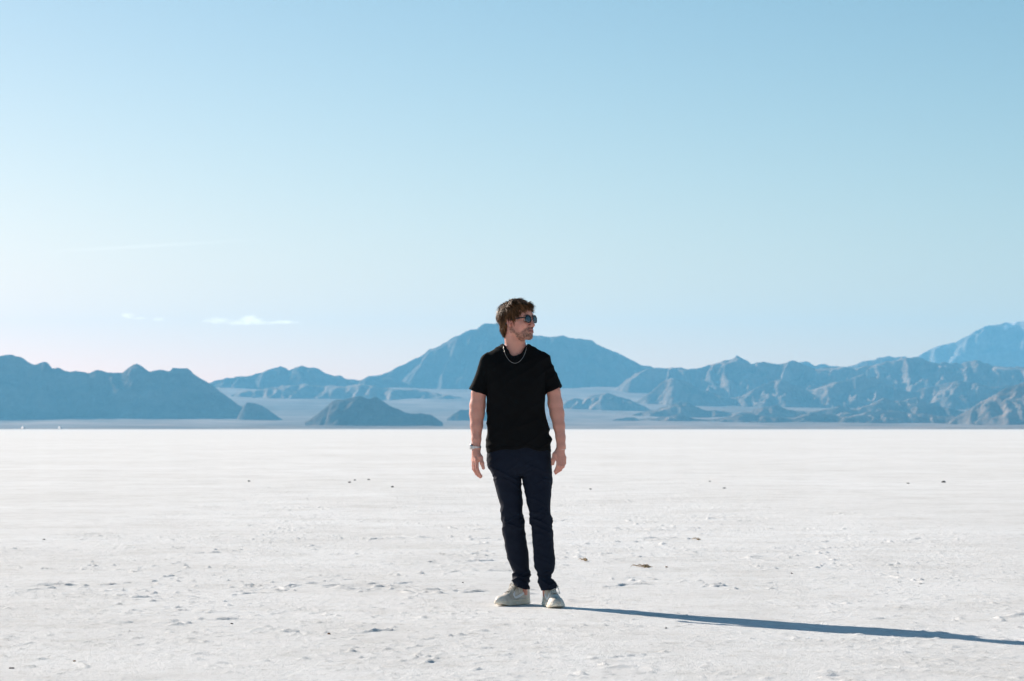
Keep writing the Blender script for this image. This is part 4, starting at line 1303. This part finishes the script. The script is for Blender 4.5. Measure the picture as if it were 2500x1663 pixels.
# ---- thin bracelet on his left wrist
BC = q(1370, 1093, -0.046)
m_brace = material('pale_gold', (0.78, 0.62, 0.50), 0.3, Metallic=1.0)
bx_ = np.array([0.22, -0.35, 1.0]); bx_ /= np.linalg.norm(bx_)
b1 = np.array([1.0, 0, -0.3]); b1 -= bx_ * (b1 @ bx_); b1 /= np.linalg.norm(b1); b2 = np.cross(bx_, b1)
ring = [BC + 0.0283 * (b1 * math.cos(a) + b2 * math.sin(a)) for a in np.linspace(0, 2 * math.pi, 40, endpoint=False)]
v, f = tube(ring, 0.0013, 6, closed=True)
poly_obj('bracelet', v - ROOT, f, m_brace, man)

# ------------------------------------------------------------------ stones and litter on the salt
def ground_at(px, py):
    d = CAM_H * FPX / (py - HZ)
    x = (px - 1250) / FPX * d
    return np.array([x, d, float(salt_height(np.array([x]), np.array([d]))[0])])
m_stone = material('dark_stone', (0.05, 0.045, 0.04), 0.8)
noise_color(m_stone, (0.03, 0.027, 0.025), (0.10, 0.09, 0.08), 60, 4)
m_grey = material('grey_stone', (0.2, 0.19, 0.175), 0.85)
noise_color(m_grey, (0.18, 0.17, 0.16), (0.33, 0.31, 0.29), 60, 4)
m_rust = material('rust_stone', (0.25, 0.12, 0.06), 0.85)
noise_color(m_rust, (0.16, 0.075, 0.04), (0.40, 0.21, 0.09), 90, 4)
def stone(px, py, wpx, hpx, mat, label, cat='stone', seed=0, group=None):
    p = ground_at(px, py)
    k = p[1] / FPX
    w, h = wpx * k * 0.42, hpx * k * 0.85
    n = 10
    v, f = ball(np.zeros(3), 1.0, n)
    r = 1 + 0.28 * noise3(v[:, 0] * 1.3 + seed * 7.1, v[:, 1] * 1.3, v[:, 2] * 1.3 + seed, seed) + 0.12 * noise3(v[:, 0] * 3.1 + seed, v[:, 1] * 3.1, v[:, 2] * 3.1, seed + 5)
    v = v * r[:, None] * np.array([w, w * 0.8, h * 0.55])
    v[:, 2] = np.maximum(v[:, 2] + h * 0.3, -h * 0.25)
    o = poly_obj('stone', v, f, mat, None)
    o.location = tuple(p)
    tag(o, label, cat, group)
    return o
S_ = [(2304, 1177, 13, 6, m_stone, 'largest dark stone, lying far off on the right side of the flat'),
      (958, 1190, 8, 5, m_stone, 'small black stone on its own, left of the man\'s hand'),
      (853, 1178, 9, 4, m_stone, 'flat dark stone, nearest of the three far left of the man'),
      (866, 1173, 7, 4, m_grey, 'small grey stone, middle one of the three far left of the man'),
      (900, 1172, 9, 4, m_grey, 'grey stone, rightmost of the three far left of the man'),
      (608, 1175, 9, 4, m_grey, 'grey stone lying farthest to the left near the horizon'),
      (1768, 1193, 9, 4, m_grey, 'grey stone, right one of two between the man and the largest stone'),
      (1733, 1176, 7, 3.5, m_grey, 'pale grey stone just behind another one, right of the man'),
      (1442, 1196, 7, 4, m_stone, 'small dark stone close behind the man on his right side in the picture'),
      (2217, 1180, 8, 3.5, m_grey, 'dull grey stone a little left of the largest stone'),
      (1933, 1401, 6, 3.5, m_stone, 'tiny black pebble alone in the right foreground'),
      (1196, 1369, 8, 3, m_stone, 'flat black pebble just left of the man\'s shin'),
      (566, 1523, 9, 4, m_stone, 'black pebble alone in the left foreground'),
      (107, 1319, 8, 4, m_grey, 'grey pebble near the left edge at mid distance'),
      (1130, 1423, 6, 3, m_stone, 'tiny dark pebble left of the sideways shoe'),
      (1627, 1386, 7, 3.5, m_rust, 'brown pebble right of the dry plant scrap'),
      (803, 1549, 8, 6, m_rust, 'small orange brown clod in the left foreground'),
      (182, 1614, 10, 4, m_rust, 'reddish brown clod near the bottom left corner'),
      (28, 1631, 16, 4, m_stone, 'dark brown clod right in the bottom left corner'),
      (1626, 1535, 8, 4, m_grey, 'grey pebble below the start of the shadow')]
for i, (px, py, w, h, m, lb) in enumerate(S_):
    stone(px, py, w, h, m, lb, 'stone' if w > 0 else '', seed=i + 1, group='stones scattered on the salt')

# dry plant scrap: curled stems and flakes
m_straw = material('dry_plant', (0.42, 0.26, 0.11), 0.8)
noise_color(m_straw, (0.22, 0.12, 0.05), (0.55, 0.38, 0.19), 80, 3)
def scrap(px, py, length, n, seed, label):
    p = ground_at(px, py)
    r = np.random.default_rng(seed)
    parts = []
    for i in range(n):
        a = r.uniform(-0.5, 0.5) + (math.pi if r.random() < 0.5 else 0)
        c = np.array([r.normal(0, length * 0.25), r.normal(0, length * 0.3), 0.004 + r.random() * 0.006])
        L = length * r.uniform(0.25, 0.6)
        d_ = np.array([math.cos(a), math.sin(a), 0])
        t = np.linspace(0, 1, 6)
        path_ = c + (t - 0.5)[:, None] * L * d_ + np.stack([0 * t, 0.15 * L * np.sin(t * 3 + i), 0.02 * np.sin(t * math.pi) * r.random()], 1)
        parts.append(tube(path_, np.array([0.5, 1, 1.1, 1, 0.8, 0.3]) * r.uniform(0.0015, 0.0035), 5))
    for i in range(n // 2):
        c = np.array([length * 0.22 + r.normal(0, length * 0.1), r.normal(0, length * 0.15), 0.008])
        v, f = ball(np.zeros(3), 1.0, 5)
        v = v * (1 + 0.4 * noise3(v[:, 0] * 2 + i, v[:, 1] * 2, v[:, 2] * 2, seed)[:, None]) * np.array([0.012, 0.010, 0.007]) * r.uniform(0.6, 1.3)
        parts.append((v + c, f))
    v, f = join_parts(parts)
    o = poly_obj('plant_scrap', v, f, m_straw, None)
    o.location = tuple(p)
    tag(o, label, 'dry plant')
scrap(1570, 1386, 0.11, 11, 3, 'tan scrap of dry plant on the salt right of the man')
scrap(1427, 1371, 0.07, 6, 5, 'tiny brown twig bit just right of the man\'s shins')
scrap(1700, 1319, 0.08, 6, 8, 'short brown twig bit farther back right of the man')

# ------------------------------------------------------------------ two far white vehicles
m_white = material('white_paint', (0.8, 0.8, 0.8), 0.4)
m_dark = material('dark_rubber', (0.03, 0.03, 0.03), 0.8)
m_glass = material('vehicle_glass', (0.02, 0.025, 0.03), 0.1)
def bevel_box(c, h, b_=0.08):
    V_ = []; 
    for z, k in ((-h[2], 0), (h[2] - b_, 0), (h[2], b_)):
        for x, y in ((-1, -1), (1, -1), (1, 1), (-1, 1)):
            V_.append((c[0] + x * (h[0] - k), c[1] + y * (h[1] - k), c[2] + z))
    F_ = [(0, 3, 2, 1), (8, 9, 10, 11)]
    for k in range(2):
        for i in range(4):
            F_.append((k * 4 + i, k * 4 + (i + 1) % 4, (k + 1) * 4 + (i + 1) % 4, (k + 1) * 4 + i))
    return np.array(V_), F_
def wheel(c, r, w):
    V_ = []; n = 16
    for s in (-1, 1):
        for i in range(n):
            a = 2 * math.pi * i / n
            V_.append((c[0] + s * w, c[1] + r * math.cos(a), c[2] + r * math.sin(a)))
    F_ = [tuple(range(n)), tuple(range(2 * n - 1, n - 1, -1))] + [(i, n + i, n + (i + 1) % n, (i + 1) % n) for i in range(n)]
    return np.array(V_), F_
def truck(px, label, D=3300.0):
    e = bpy.data.objects.new('truck', None); e.empty_display_size = 1.0
    e.location = ((px - 1250) / FPX * D, D, 0.0); e.rotation_euler = (0, 0, 0.55)
    link(e)
    tag(e, label, 'vehicle', 'white vehicles far off on the salt')
    v, f = bevel_box((0, 1.0, 2.5), (1.3, 3.0, 1.5)); poly_obj('cargo_box', v, f, m_white, e, False)
    v, f = bevel_box((0, -3.1, 1.75), (1.15, 0.95, 1.1), 0.25); poly_obj('cab', v, f, m_white, e, False)
    v, f = bevel_box((0, -4.06, 2.2), (1.0, 0.03, 0.4), 0.01); poly_obj('windscreen', v, f, m_glass, e, False)
    for x in (-1.05, 1.05):
        for y in (-2.9, 2.6):
            v, f = wheel((x, y, 0.5), 0.5, 0.15); poly_obj('wheel', v, f, m_dark, e)
truck(57, 'tiny white vehicle on the horizon, nearer the left edge')
truck(147, 'tiny white vehicle on the horizon, second from the left edge')
